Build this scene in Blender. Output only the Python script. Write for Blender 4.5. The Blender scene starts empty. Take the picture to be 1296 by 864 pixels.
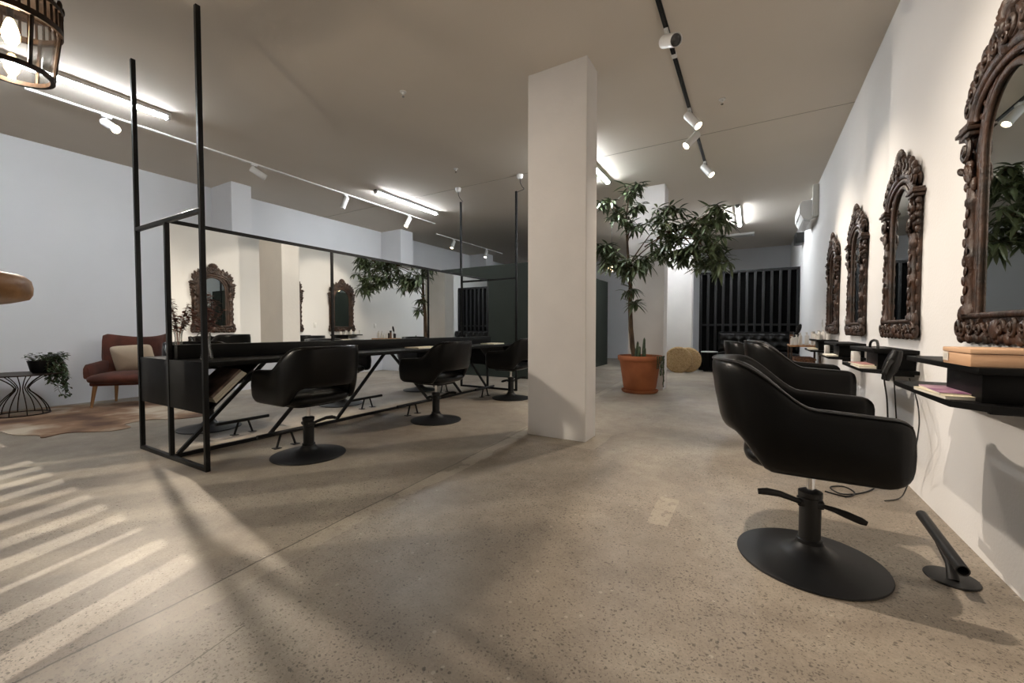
import bpy, bmesh, math, random
from mathutils import Vector, Matrix, Euler

random.seed(7)
S = bpy.context.scene
COL = S.collection
PI = math.pi
H = 3.518            # ceiling height
XR, XL = 0.917, -8.22
YF, YB = -1.6, 14.6

# ------------------------------------------------------------------ helpers
def lin(c):
    c = c / 255.0
    return c / 12.92 if c <= 0.04045 else ((c + 0.055) / 1.055) ** 2.4

def rgb(r, g, b):
    return (lin(r), lin(g), lin(b), 1.0)

def mat(name, color, rough=0.5, metal=0.0, spec=0.5, vary=0.0, vscale=8.0, bump=0.0, bscale=40.0, color2=None,
        emit=None, estr=0.0, stretch=None, coat=0.0, sheen=0.0, rough2=None):
    m = bpy.data.materials.new(name)
    m.use_nodes = True
    nt = m.node_tree
    b = nt.nodes['Principled BSDF']
    b.inputs['Base Color'].default_value = color
    b.inputs['Roughness'].default_value = rough
    b.inputs['Metallic'].default_value = metal
    b.inputs['Specular IOR Level'].default_value = spec
    b.inputs['Coat Weight'].default_value = coat
    b.inputs['Sheen Weight'].default_value = sheen
    if emit is not None:
        b.inputs['Emission Color'].default_value = emit
        b.inputs['Emission Strength'].default_value = estr
    need = vary > 0 or bump > 0 or color2 is not None
    if need:
        tc = nt.nodes.new('ShaderNodeTexCoord')
        mp = nt.nodes.new('ShaderNodeMapping')
        nt.links.new(tc.outputs['Object'], mp.inputs['Vector'])
        if stretch:
            mp.inputs['Scale'].default_value = stretch
    if vary > 0 or color2 is not None:
        n = nt.nodes.new('ShaderNodeTexNoise')
        n.inputs['Scale'].default_value = vscale
        n.inputs['Detail'].default_value = 5
        nt.links.new(mp.outputs['Vector'], n.inputs['Vector'])
        r = nt.nodes.new('ShaderNodeValToRGB')
        c1 = color2 if color2 is not None else tuple(max(0, v * (1 - vary)) for v in color[:3]) + (1,)
        r.color_ramp.elements[0].position = 0.35
        r.color_ramp.elements[0].color = c1
        r.color_ramp.elements[1].position = 0.65
        r.color_ramp.elements[1].color = color
        nt.links.new(n.outputs['Fac'], r.inputs['Fac'])
        nt.links.new(r.outputs['Color'], b.inputs['Base Color'])
    if bump > 0:
        n2 = nt.nodes.new('ShaderNodeTexNoise')
        n2.inputs['Scale'].default_value = bscale
        n2.inputs['Detail'].default_value = 4
        nt.links.new(mp.outputs['Vector'], n2.inputs['Vector'])
        bp = nt.nodes.new('ShaderNodeBump')
        bp.inputs['Strength'].default_value = bump
        bp.inputs['Distance'].default_value = 0.01
        nt.links.new(n2.outputs['Fac'], bp.inputs['Height'])
        nt.links.new(bp.outputs['Normal'], b.inputs['Normal'])
    return m

def glass_mat(name, tint=(1, 1, 1, 1), gl=0.12, rough=0.02):
    m = bpy.data.materials.new(name)
    m.use_nodes = True
    nt = m.node_tree
    nt.nodes.remove(nt.nodes['Principled BSDF'])
    out = nt.nodes['Material Output']
    t = nt.nodes.new('ShaderNodeBsdfTransparent'); t.inputs['Color'].default_value = tint
    g = nt.nodes.new('ShaderNodeBsdfGlossy'); g.inputs['Roughness'].default_value = rough
    lw = nt.nodes.new('ShaderNodeLayerWeight'); lw.inputs['Blend'].default_value = 0.35
    mul = nt.nodes.new('ShaderNodeMath'); mul.operation = 'MULTIPLY_ADD'
    mul.inputs[1].default_value = 0.5; mul.inputs[2].default_value = gl * 0.4
    nt.links.new(lw.outputs['Fresnel'], mul.inputs[0])
    mx = nt.nodes.new('ShaderNodeMixShader')
    nt.links.new(mul.outputs[0], mx.inputs['Fac'])
    nt.links.new(t.outputs[0], mx.inputs[1]); nt.links.new(g.outputs[0], mx.inputs[2])
    nt.links.new(mx.outputs[0], out.inputs['Surface'])
    return m

def mirror_mat(name, tint):
    m = bpy.data.materials.new(name)
    m.use_nodes = True
    b = m.node_tree.nodes['Principled BSDF']
    b.inputs['Base Color'].default_value = tint
    b.inputs['Metallic'].default_value = 1.0
    b.inputs['Roughness'].default_value = 0.0
    return m

def box(bm, x0, x1, y0, y1, z0, z1, bev=0.0, rot=None, seg=2):
    M = Matrix.Translation(((x0 + x1) / 2, (y0 + y1) / 2, (z0 + z1) / 2))
    if rot is not None:
        M = M @ rot
    M = M @ Matrix.Diagonal((abs(x1 - x0), abs(y1 - y0), abs(z1 - z0), 1))
    g = bmesh.ops.create_cube(bm, size=1.0, matrix=M)
    if bev > 0:
        es = set()
        for v in g['verts']:
            es.update(v.link_edges)
        bmesh.ops.bevel(bm, geom=list(es), offset=bev, segments=seg, profile=0.5, affect='EDGES')

def loft(bm, rings, closed=False, caps=True):
    vr = [[bm.verts.new(p) for p in r] for r in rings]
    n = len(vr[0])
    m = len(vr)
    for i in range(m if closed else m - 1):
        a, b = vr[i], vr[(i + 1) % m]
        for j in range(n):
            k = (j + 1) % n
            try:
                bm.faces.new((a[j], a[k], b[k], b[j]))
            except ValueError:
                pass
    if caps and not closed:
        for r, flip in ((vr[0], True), (vr[-1], False)):
            try:
                bm.faces.new(list(reversed(r)) if flip else r)
            except ValueError:
                pass

def frames(pts, closed=False):
    P = [Vector(p) for p in pts]
    n = len(P)
    T = []
    for i in range(n):
        if closed:
            d = P[(i + 1) % n] - P[i - 1]
        else:
            d = P[min(i + 1, n - 1)] - P[max(i - 1, 0)]
        T.append(d.normalized() if d.length > 1e-9 else Vector((0, 0, 1)))
    up = Vector((0, 0, 1)) if abs(T[0].z) < 0.9 else Vector((1, 0, 0))
    N = [(up - T[0] * up.dot(T[0])).normalized()]
    for i in range(1, n):
        v = N[-1] - T[i] * N[-1].dot(T[i])
        N.append(v.normalized() if v.length > 1e-6 else N[-1])
    return P, T, N

def tube(bm, pts, r, n=8, closed=False, flat=1.0):
    P, T, N = frames(pts, closed)
    rings = []
    for i, p in enumerate(P):
        rr = r[i] if isinstance(r, (list, tuple)) else r
        B = T[i].cross(N[i])
        rings.append([p + N[i] * (rr * math.cos(2 * PI * k / n)) + B * (rr * flat * math.sin(2 * PI * k / n)) for k in range(n)])
    loft(bm, rings, closed)

def bar(bm, p, q, w, h, bev=0.002):
    """square section steel between two points"""
    p = Vector(p); q = Vector(q)
    d = q - p
    L = d.length
    z = d.normalized()
    up = Vector((1, 0, 0)) if abs(z.x) < 0.9 else Vector((0, 0, 1))
    x = (up - z * up.dot(z)).normalized()
    y = z.cross(x)
    R = Matrix((x, y, z)).transposed().to_4x4()
    M = Matrix.Translation((p + q) / 2) @ R @ Matrix.Diagonal((w, h, L, 1))
    g = bmesh.ops.create_cube(bm, size=1.0, matrix=M)
    if bev:
        es = set()
        for v in g['verts']:
            es.update(v.link_edges)
        bmesh.ops.bevel(bm, geom=list(es), offset=bev, segments=1, affect='EDGES')

def lathe(bm, prof, n=24, c=(0, 0, 0), closed=False, M=None):
    rings = []
    for r, z in prof:
        r = max(r, 0.0004)
        ring = []
        for k in range(n):
            v = Vector((r * math.cos(2 * PI * k / n), r * math.sin(2 * PI * k / n), z))
            if M is not None:
                v = M @ v
            ring.append(v + Vector(c))
        rings.append(ring)
    loft(bm, rings, closed)

def blob(bm, c, s, rot=(0, 0, 0), u=10, v=6):
    M = Matrix.Translation(c) @ Euler(rot).to_matrix().to_4x4() @ Matrix.Diagonal((s[0], s[1], s[2], 1))
    bmesh.ops.create_uvsphere(bm, u_segments=u, v_segments=v, radius=1.0, matrix=M)

def pillow(bm, c, sx, sy, sz, e=4.0, nu=36, nv=12, ez=2.2, rot=None):
    """superellipsoid cushion"""
    def sp(v, p):
        return math.copysign(abs(v) ** p, v)
    rings = []
    R = rot if rot is not None else Matrix.Identity(3)
    for i in range(nv + 1):
        ph = -PI / 2 + PI * i / nv
        cr = max(sp(math.cos(ph), 2 / ez), 0.01)
        z = sp(math.sin(ph), 2 / ez)
        rings.append([Vector(c) + R @ Vector((sx * cr * sp(math.cos(2 * PI * k / nu), 2 / e), sy * cr * sp(math.sin(2 * PI * k / nu), 2 / e), sz * z)) for k in range(nu)])
    loft(bm, rings)

def poly(bm, pts, y0, y1, axis='y'):
    """extruded outline; pts are (a,b); axis is the extrusion direction"""
    def mk(a, b, t):
        return (a, t, b) if axis == 'y' else ((a, b, t) if axis == 'z' else (t, a, b))
    A = [bm.verts.new(mk(a, b, y0)) for a, b in pts]
    B = [bm.verts.new(mk(a, b, y1)) for a, b in pts]
    bm.faces.new(A); bm.faces.new(list(reversed(B)))
    n = len(pts)
    for i in range(n):
        j = (i + 1) % n
        bm.faces.new((A[i], B[i], B[j], A[j]))

def spiral(bm, c, r0, turns, tr, side=1, a0=0.0, y=0.0, n=6, out=0.0):
    pts = []; rad = []
    K = int(16 * turns)
    for i in range(K + 1):
        t = i / K
        r = r0 * (1 - 0.85 * t)
        a = a0 + side * 2 * PI * turns * t
        pts.append((c[0] + r * math.cos(a), y - out * t, c[1] + r * math.sin(a)))
        rad.append(tr * (1 - 0.35 * t))
    tube(bm, pts, rad, n)

def obj(name, bm, m, parent=None, smooth=40.0, loc=None):
    bmesh.ops.recalc_face_normals(bm, faces=bm.faces[:])
    me = bpy.data.meshes.new(name)
    bm.to_mesh(me); bm.free()
    me.materials.append(m)
    if smooth:
        for p in me.polygons:
            p.use_smooth = True
        me.set_sharp_from_angle(angle=math.radians(smooth))
    o = bpy.data.objects.new(name, me)
    COL.objects.link(o)
    if parent is not None:
        o.parent = parent
    if loc is not None:
        o.location = loc
    return o

def BM():
    return bmesh.new()

def tag(o, label, cat, group=None, kind=None):
    o['label'] = label; o['category'] = cat
    if group: o['group'] = group
    if kind: o['kind'] = kind
    return o

def thing(name, label, cat, loc=(0, 0, 0), rz=0.0, group=None):
    o = bpy.data.objects.new(name, None)
    COL.objects.link(o)
    o.empty_display_size = 0.1
    o.location = loc; o.rotation_euler = (0, 0, rz)
    return tag(o, label, cat, group)

def struct(name, bm, m, parent=None, smooth=0):
    o = obj(name, bm, m, parent, smooth)
    if parent is None:
        o['kind'] = 'structure'
    return o

def dup(root, loc, rz, label, group=None, scale=None):
    def cp(o, par):
        c = o.copy(); COL.objects.link(c)
        if par is not None:
            c.parent = par
        for ch in o.children:
            cp(ch, c)
        return c
    r = cp(root, None)
    r.location = loc; r.rotation_euler = (0, 0, rz); r['label'] = label
    if group: r['group'] = group
    if scale: r.scale = scale
    return r

def smooth(pts, k=5):
    P = [Vector(p) for p in pts]; out = []
    for i in range(len(P) - 1):
        p0, p1, p2, p3 = P[max(i - 1, 0)], P[i], P[i + 1], P[min(i + 2, len(P) - 1)]
        for j in range(k):
            u = j / k
            out.append(.5 * ((2 * p1) + (-p0 + p2) * u + (2 * p0 - 5 * p1 + 4 * p2 - p3) * u * u + (-p0 + 3 * p1 - 3 * p2 + p3) * u ** 3))
    out.append(P[-1])
    return out

def aim(frm, to):
    return (Vector(to) - Vector(frm)).to_track_quat('-Z', 'Y').to_euler()

def sstep(a, b, x):
    t = max(0.0, min(1.0, (x - a) / (b - a)))
    return t * t * (3 - 2 * t)

# ------------------------------------------------------------------ materials
M = {}
M['wall'] = mat('white_plaster', rgb(226, 225, 224), 0.85, vary=0.03, vscale=1.5, bump=0.12, bscale=60, spec=0.2)
M['wall_cool'] = mat('cool_white_plaster', rgb(220, 222, 226), 0.85, vary=0.03, vscale=1.5, bump=0.06, bscale=60, spec=0.2)
M['ceil'] = mat('ceiling_paint', rgb(222, 214, 203), 0.9, vary=0.03, vscale=1.2, bump=0.1, bscale=80, spec=0.1)
M['pillar'] = mat('pillar_plaster', rgb(222, 219, 216), 0.8, vary=0.05, vscale=3, bump=0.15, bscale=25, spec=0.2)
M['green'] = mat('dark_green_panel', rgb(42, 47, 41), 0.75, spec=.25, vary=0.08, vscale=2)
M['black_steel'] = mat('black_steel', (0.004, 0.004, 0.004, 1), 0.42, 0.0, 0.25, vary=0.3, vscale=12)
M['black_board'] = mat('black_laminate', (0.0035, 0.0035, 0.0035, 1), 0.5, spec=.13, bump=0.03, bscale=80)
M['leather'] = mat('black_leather', (0.0028, 0.0027, 0.0026, 1), 0.3, bump=0.06, bscale=220, spec=0.24)
M['piping'] = mat('leather_piping', (0.005, 0.005, 0.005, 1), 0.3, spec=.4)
M['chrome'] = mat('chrome', (0.8, 0.8, 0.8, 1), 0.12, 1.0)
M['base'] = mat('black_powder_coat', (0.009, 0.009, 0.0093, 1), 0.45, spec=.4, bump=0.05, bscale=300)
M['mirror'] = mirror_mat('mirror_silver', (0.88, 0.9, 0.88, 1))
M['oldmirror'] = mirror_mat('antique_mirror_silver', (0.6, 0.62, 0.6, 1))
M['wood_dark'] = mat('carved_dark_wood', rgb(65, 43, 30), 0.45, color2=rgb(30, 20, 13), vscale=14, bump=0.5, bscale=45)
M['leaf'] = mat('leaf_green', rgb(100, 112, 80), 0.42, color2=rgb(58, 70, 48), vscale=5)
M['leaf_dark'] = mat('ivy_leaf', rgb(66, 82, 50), 0.5, color2=rgb(34, 48, 30), vscale=20)
M['bark'] = mat('bark', rgb(104, 84, 64), 0.9, color2=rgb(62, 48, 36), vscale=18, bump=0.6, bscale=40, stretch=(1, 1, .3))
M['terra'] = mat('terracotta', rgb(164, 97, 58), 0.8, color2=rgb(146, 83, 48), vscale=5, bump=0.1, bscale=60)
M['soil'] = mat('soil', rgb(48, 38, 30), 0.95, bump=0.8, bscale=40)
M['white_metal'] = mat('white_metal', rgb(232, 232, 230), 0.4)
M['grey_plastic'] = mat('grey_plastic', rgb(205, 203, 196), 0.5)
M['black_plastic'] = mat('black_plastic', (0.006, 0.006, 0.006, 1), 0.35, spec=.3)
M['tube'] = mat('led_diffuser', (1, 1, 1, 1), 0.5, emit=(0.92, 0.96, 1.0, 1), estr=145.0)
M['lens'] = mat('spot_lens', (1, 1, 1, 1), 0.5, emit=(1.0, 0.78, 0.52, 1), estr=60.0)
M['lens_off'] = mat('dark_lens', (0.03, 0.03, 0.03, 1), 0.2)
M['bulb'] = mat('warm_bulb', (1, 1, 1, 1), 0.5, emit=(1.0, 0.66, 0.34, 1), estr=45.0)
M['globe'] = mat('warm_globe', (1, 1, 1, 1), 0.5, emit=(1.0, 0.72, 0.42, 1), estr=8.0)
M['bronze'] = mat('aged_bronze', rgb(58, 44, 34), 0.45, 0.7, color2=rgb(30, 24, 20), vscale=20)
M['glass'] = glass_mat('clear_glass', (0.97, 0.97, 0.96, 1), 0.12)
M['pane'] = glass_mat('window_glass', (0.95, 0.97, 0.97, 1), 0.1)
M['velvet'] = mat('rust_velvet', rgb(88, 42, 27), 0.85, color2=rgb(66, 30, 19), vscale=6, sheen=0.08)
M['oak'] = mat('oak_leg', rgb(176, 132, 88), 0.5, color2=rgb(150, 108, 70), vscale=10, stretch=(4, 4, .6))
M['linen'] = mat('beige_linen', rgb(202, 186, 164), 0.9, vary=0.06, vscale=10, bump=0.3, bscale=160)
M['slab'] = mat('honey_wood', rgb(170, 128, 84), 0.45, color2=rgb(128, 92, 58), vscale=5, stretch=(.6, 4, 4), bump=0.15, bscale=14)
M['boxwood'] = mat('pale_wood', rgb(214, 176, 142), 0.55, color2=rgb(200, 158, 122), vscale=6, stretch=(1, .4, 6))
M['jute'] = mat('woven_jute', rgb(188, 160, 118), 0.9, color2=rgb(150, 122, 84), vscale=40, bump=0.6, bscale=120)
M['wicker'] = mat('wicker', rgb(120, 82, 54), 0.7, color2=rgb(70, 44, 28), vscale=50, bump=0.8, bscale=90)
M['paper'] = mat('paper_white', rgb(226, 220, 206), 0.7, vary=0.04, vscale=30)
M['cream'] = mat('cream_cover', rgb(214, 204, 178), 0.55)
M['pink'] = mat('pink_cover', rgb(196, 160, 172), 0.4, color2=rgb(120, 70, 110), vscale=9)
M['red'] = mat('dusty_red_cover', rgb(142, 84, 82), 0.5, color2=rgb(182, 140, 134), vscale=12)
M['brown_cover'] = mat('brown_cover', rgb(86, 68, 60), 0.5, color2=rgb(150, 128, 116), vscale=10)
M['bottle_w'] = mat('white_bottle', rgb(228, 226, 222), 0.35)
M['bottle_b'] = mat('brown_bottle', rgb(118, 84, 62), 0.3)
M['bottle_k'] = mat('dark_bottle', rgb(38, 36, 34), 0.3)
M['dried'] = mat('dried_leaf', rgb(148, 104, 92), 0.8, color2=rgb(96, 64, 56), vscale=30)
M['label'] = mat('white_label', rgb(220, 214, 204), 0.6)
M['slat'] = mat('black_slat', (0.008, 0.008, 0.0085, 1), 0.6, spec=.3)
M['void'] = mat('matt_black', (0.002, 0.002, 0.002, 1), 0.95, spec=.1)
M['stone'] = mat('white_stone', rgb(200, 200, 198), 0.4)

# cowhide
def cowhide():
    m = mat('cowhide', rgb(140, 98, 66), 0.85)
    nt = m.node_tree; b = nt.nodes['Principled BSDF']
    tc = nt.nodes.new('ShaderNodeTexCoord')
    n = nt.nodes.new('ShaderNodeTexNoise'); n.inputs['Scale'].default_value = 1.6; n.inputs['Detail'].default_value = 6
    nt.links.new(tc.outputs['Object'], n.inputs['Vector'])
    r = nt.nodes.new('ShaderNodeValToRGB')
    e = r.color_ramp.elements
    e[0].position = 0.36; e[0].color = rgb(88, 62, 46)
    e[1].position = 0.66; e[1].color = rgb(196, 182, 162)
    k = e.new(0.5); k.color = rgb(138, 108, 84)
    nt.links.new(n.outputs['Fac'], r.inputs['Fac'])
    nt.links.new(r.outputs['Color'], b.inputs['Base Color'])
    return m
M['hide'] = cowhide()

# concrete floor
def concrete():
    m = bpy.data.materials.new('polished_concrete')
    m.use_nodes = True
    nt = m.node_tree; L = nt.links.new
    b = nt.nodes['Principled BSDF']
    def N(t, **kw):
        n = nt.nodes.new(t)
        for k, v in kw.items():
            setattr(n, k, v)
        return n
    def math_(op, a, bb, c=None):
        n = N('ShaderNodeMath', operation=op)
        for i, v in enumerate((a, bb, c)):
            if v is None: continue
            if isinstance(v, (int, float)): n.inputs[i].default_value = v
            else: L(v, n.inputs[i])
        return n.outputs[0]
    def noise(scale, detail=5, rough=0.55, dist=0.0):
        n = N('ShaderNodeTexNoise')
        n.inputs['Scale'].default_value = scale; n.inputs['Detail'].default_value = detail
        n.inputs['Roughness'].default_value = rough; n.inputs['Distortion'].default_value = dist
        L(tc.outputs['Object'], n.inputs['Vector'])
        return n.outputs['Fac']
    def ramp(f, stops):
        r = N('ShaderNodeValToRGB')
        e = r.color_ramp.elements
        e[0].position, e[0].color = stops[0]
        e[1].position, e[1].color = stops[-1]
        for p, c in stops[1:-1]:
            k = e.new(p); k.color = c
        L(f, r.inputs['Fac'])
        return r.outputs['Color']
    def mix(f, a, bb, mode='MIX'):
        n = N('ShaderNodeMix', data_type='RGBA', blend_type=mode)
        if isinstance(f, (int, float)): n.inputs[0].default_value = f
        else: L(f, n.inputs[0])
        for s, v in ((6, a), (7, bb)):
            if isinstance(v, tuple): n.inputs[s].default_value = v
            else: L(v, n.inputs[s])
        return n.outputs[2]
    tc = N('ShaderNodeTexCoord')
    sx = N('ShaderNodeSeparateXYZ'); L(tc.outputs['Object'], sx.inputs[0])
    X, Y = sx.outputs['X'], sx.outputs['Y']
    base = ramp(noise(0.55, 6, 0.6, 0.6), [(0.30, rgb(118, 110, 98)), (0.5, rgb(151, 140, 126)), (0.70, rgb(180, 172, 156))])
    fine = ramp(noise(7.0, 8, 0.7), [(0.3, (0.72, 0.71, 0.7, 1)), (0.7, (1.1, 1.1, 1.1, 1))])
    c = mix(0.75, base, fine, 'MULTIPLY')
    grain = ramp(noise(90.0, 3, 0.7), [(0.3, (0.72, 0.72, 0.72, 1)), (0.7, (1.15, 1.15, 1.15, 1))])
    c = mix(0.6, c, grain, 'MULTIPLY')
    # exposed aggregate: dark chips, denser where the slab was ground deeper
    wn = N('ShaderNodeTexNoise'); wn.inputs['Scale'].default_value = 60.0; wn.inputs['Detail'].default_value = 3
    L(tc.outputs['Object'], wn.inputs['Vector'])
    wv = N('ShaderNodeVectorMath', operation='MULTIPLY_ADD')
    L(wn.outputs['Color'], wv.inputs[0]); wv.inputs[1].default_value = (.022, .012, 0); L(tc.outputs['Object'], wv.inputs[2])
    for scale, lim, share, th, strength in ((62.0, .27, .40, .66, .62), (105.0, .32, .55, .60, .62), (190.0, .36, .55, .54, .5)):
        v = N('ShaderNodeTexVoronoi'); v.inputs['Scale'].default_value = scale
        L(wv.outputs[0], v.inputs['Vector'])
        sc = N('ShaderNodeSeparateColor'); L(v.outputs['Color'], sc.inputs[0])
        chip = math_('LESS_THAN', v.outputs['Distance'], math_('MULTIPLY', math_('ADD', sc.outputs[2], .35), lim))
        pick = math_('LESS_THAN', sc.outputs[0], share)
        nearx = math_('MULTIPLY', math_('ADD', X, 1.2), .06)
        dens = math_('GREATER_THAN', math_('ADD', math_('ADD', noise(1.1, 4), nearx), math_('MULTIPLY', sc.outputs[1], 0.24)), th)
        chips = math_('MULTIPLY', math_('MULTIPLY', chip, pick), dens)
        c = mix(math_('MULTIPLY', chips, strength), c, rgb(58, 51, 45))
    v2 = N('ShaderNodeTexVoronoi'); v2.inputs['Scale'].default_value = 30.0
    L(tc.outputs['Object'], v2.inputs['Vector'])
    s2 = N('ShaderNodeSeparateColor'); L(v2.outputs['Color'], s2.inputs[0])
    lc = math_('MULTIPLY', math_('LESS_THAN', v2.outputs['Distance'], 0.22), math_('LESS_THAN', s2.outputs[1], 0.05))
    c = mix(math_('MULTIPLY', lc, 0.25), c, rgb(214, 204, 186))
    # slab joint running along the room
    wob = math_('MULTIPLY', math_('SUBTRACT', noise(2.2, 5), 0.5), 0.05)
    jx = math_('ADD', math_('ADD', X, math_('MULTIPLY', Y, 0.052)), wob)
    d = math_('ABSOLUTE', math_('ADD', jx, 1.86), 0)
    joint = math_('LESS_THAN', d, 0.0045)
    worn = math_('MULTIPLY', math_('LESS_THAN', math_('ABSOLUTE', math_('ADD', math_('ADD', jx, 1.80), math_('MULTIPLY', math_('SUBTRACT', noise(3.1, 6), 0.5), 0.16)), 0), 0.06), math_('GREATER_THAN', noise(1.7, 5), 0.44))
    c = mix(math_('MULTIPLY', worn, 0.22), c, rgb(206, 196, 178))
    c = mix(math_('MULTIPLY', joint, 0.75), c, rgb(52, 44, 36))
    # hairline crack near the lens
    kx = math_('ADD', math_('ADD', X, math_('MULTIPLY', Y, 0.18)), math_('MULTIPLY', math_('SUBTRACT', noise(6.0, 6), 0.5), 0.05))
    cr = math_('MULTIPLY', math_('LESS_THAN', math_('ABSOLUTE', math_('ADD', kx, 1.41), 0), 0.003), math_('LESS_THAN', Y, 0.75))
    c = mix(math_('MULTIPLY', cr, 0.7), c, rgb(56, 48, 40))
    # pale patch cast round the foot of the pillar
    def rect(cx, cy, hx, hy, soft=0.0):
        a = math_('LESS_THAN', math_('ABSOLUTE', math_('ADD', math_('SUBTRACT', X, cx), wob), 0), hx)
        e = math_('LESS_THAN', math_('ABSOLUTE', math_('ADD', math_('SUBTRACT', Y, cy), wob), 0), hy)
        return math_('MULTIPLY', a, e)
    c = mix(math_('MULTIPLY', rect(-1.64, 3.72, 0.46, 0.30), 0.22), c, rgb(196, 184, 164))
    scuff = math_('MULTIPLY', rect(-0.43, 2.47, 0.055, 0.20), math_('GREATER_THAN', noise(16, 4), 0.42))
    c = mix(math_('MULTIPLY', scuff, 0.26), c, rgb(206, 194, 172))
    L(c, b.inputs['Base Color'])
    rr = ramp(noise(1.1, 5, 0.6), [(0.3, (0.36, 0.36, 0.36, 1)), (0.7, (0.60, 0.60, 0.60, 1))])
    L(rr, b.inputs['Roughness'])
    b.inputs['Specular IOR Level'].default_value = 0.5
    bp = N('ShaderNodeBump'); bp.inputs['Strength'].default_value = 0.18; bp.inputs['Distance'].default_value = 0.004
    hh = math_('SUBTRACT', math_('ADD', noise(14, 6), math_('MULTIPLY', noise(110, 2), 0.4)), math_('MULTIPLY', joint, 1.5))
    L(hh, bp.inputs['Height'])
    L(bp.outputs['Normal'], b.inputs['Normal'])
    return m
M['floor'] = concrete()

# ------------------------------------------------------------------ room shell
bm = BM(); box(bm, XL - .1, XR + .1, YF - .1, YB + .1, -0.1, 0); struct('floor', bm, M['floor'])
bm = BM(); box(bm, XL - .1, XR + .1, YF - .1, YB + .1, H, H + .1); struct('ceiling', bm, M['ceil'])
bm = BM(); box(bm, XR, XR + .1, YF, YB, 0, H); struct('wall_right', bm, M['wall'])
bm = BM(); box(bm, XL - .1, XL, YF, YB, 0, H); struct('wall_left', bm, M['wall_cool'])
bm = BM(); box(bm, XL - .1, XR + .1, YB, YB + .1, 0, H); struct('wall_back', bm, M['wall_cool'])
# unseen street front: high window band, openings and battens shaped for the floor stripes
WZ0, WZ1 = 1.62, 2.62
WINS = ((-6.05, -4.75), (-4.3, -1.15))
bm = BM()
box(bm, XL - .1, XR + .1, YF - .1, YF, 0, WZ0)
box(bm, XL - .1, XR + .1, YF - .1, YF, WZ1, H)
xs = [XL - .1] + [v for w in WINS for v in w] + [XR + .1]
for a, b in zip(xs[0::2], xs[1::2]):
    box(bm, a, b, YF - .1, YF, WZ0, WZ1)
struct('wall_front', bm, M['wall'])
for k, (a, b) in enumerate(WINS):
    bm = BM()
    box(bm, a, b, YF - .08, YF - .02, WZ0, WZ0 + .05); box(bm, a, b, YF - .08, YF - .02, WZ1 - .05, WZ1)
    box(bm, a, a + .05, YF - .08, YF - .02, WZ0, WZ1); box(bm, b - .05, b, YF - .08, YF - .02, WZ0, WZ1)
    x = a + .16
    while x < b - .1:
        box(bm, x - .065, x + .065, YF - .075, YF - .045, WZ0, WZ1)
        x += 0.27
    win = struct('window_%d' % (k + 1), bm, M['black_steel'])
    bm = BM(); box(bm, a, b, YF - .035, YF - .03, WZ0, WZ1); obj('pane', bm, M['pane'], win)
# ceiling board joint
bm = BM(); box(bm, XL, XR, 5.8, 5.808, H - .003, H + .001); struct('trim_1', bm, mat('joint_line', rgb(166, 158, 144), .9))
# pillars and wall piers
for i, (y0, y1) in enumerate(((3.6, 3.88), (7.39, 7.72), (11.12, 11.4))):
    bm = BM(); box(bm, -1.93, -1.325, y0, y1, 0, H, 0.006); struct('pillar', bm, M['pillar'])
for y0, y1 in ((3.6, 3.92), (7.42, 7.84), (11.2, 11.6)):
    bm = BM(); box(bm, XL, -7.54, y0, y1, 0, H, 0.006); struct('pier', bm, M['wall_cool'])
bm = BM(); box(bm, XL + .002, -3.75, 7.59, 12.03, 0, 2.445, 0.004); struct('wall_partition', bm, M['green'])

# ------------------------------------------------------------------ batten lights
def batten(x, y0, y1, label, first=[]):
    L = y1 - y0
    t = thing('ceiling_batten_light', label, 'ceiling light', (x, (y0 + y1) / 2, H), 0, 'LED batten lights on the ceiling')
    bm = BM(); box(bm, -.048, .048, -L / 2, L / 2, -.038, 0, .004); obj('housing', bm, M['white_metal'], t)
    bm = BM()
    pts = []
    rings = []
    for yy in (-L / 2 + .03, L / 2 - .03):
        rings.append([(0.03 * math.cos(a), yy, -.035 + 0.036 * math.sin(a)) for a in [PI + PI * k / 8 for k in range(9)]])
    loft(bm, rings); obj('diffuser', bm, M['tube'], t)
    bm = BM()
    bm.free()
    for s in (-1, 1):
        bm = BM(); box(bm, -.037, .037, s * (L / 2 - .015) - .015, s * (L / 2 - .015) + .015, -.074, 0, .004)
        obj('end_cap', bm, M['white_metal'], t)
    return t
batten(-5.83, .55, 2.15, 'lit white LED batten on ceiling behind the bronze lantern at upper left')
batten(-5.79, 5.1, 6.73, 'lit white LED batten on ceiling above the middle of the long wall mirror station')
batten(-2.11, 5.15, 6.75, 'lit white LED batten mostly hidden behind the nearest white pillar')
batten(-.31, 9.35, 11.1, 'lit white LED batten far back near the black slat screen')
batten(-2.11, 9.4, 11.0, 'lit white LED batten on ceiling behind the second pillar and tree crown')

# ------------------------------------------------------------------ track lights
def track(x, y0, y1, m, label, tiny=False):
    t = thing('ceiling_track', label, 'track', (x, (y0 + y1) / 2, H), 0)
    L = y1 - y0
    bm = BM()
    box(bm, -.018, .018, -L / 2, L / 2, -.02, 0, .002)
    obj('rail', bm, m, t)
    bm = BM()
    box(bm, -.006, .006, -L / 2 + .03, L / 2 - .03, -.0215, -.019)
    obj('slot', bm, M['black_plastic'] if m is M['black_steel'] else M['grey_plastic'], t)
    k = max(1, int(L / 1.6))
    for i in range(k + 1):
        yy = -L / 2 + .03 + (L - .06) * i / k
        bm = BM(); box(bm, -.022, .022, yy - .03, yy + .03, -.024, 0, .003); obj('joiner', bm, M['white_metal'], t)
    return t
track(-6.45, 1.16, 7.43, M['white_metal'], 'long white ceiling track parallel to the left wall')
track(-7.1, 8.22, 11.45, M['white_metal'], 'short white ceiling track beyond the dark green partition')
track(-.65, .6, 7.37, M['black_steel'], 'black ceiling track running above the aisle')

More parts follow.
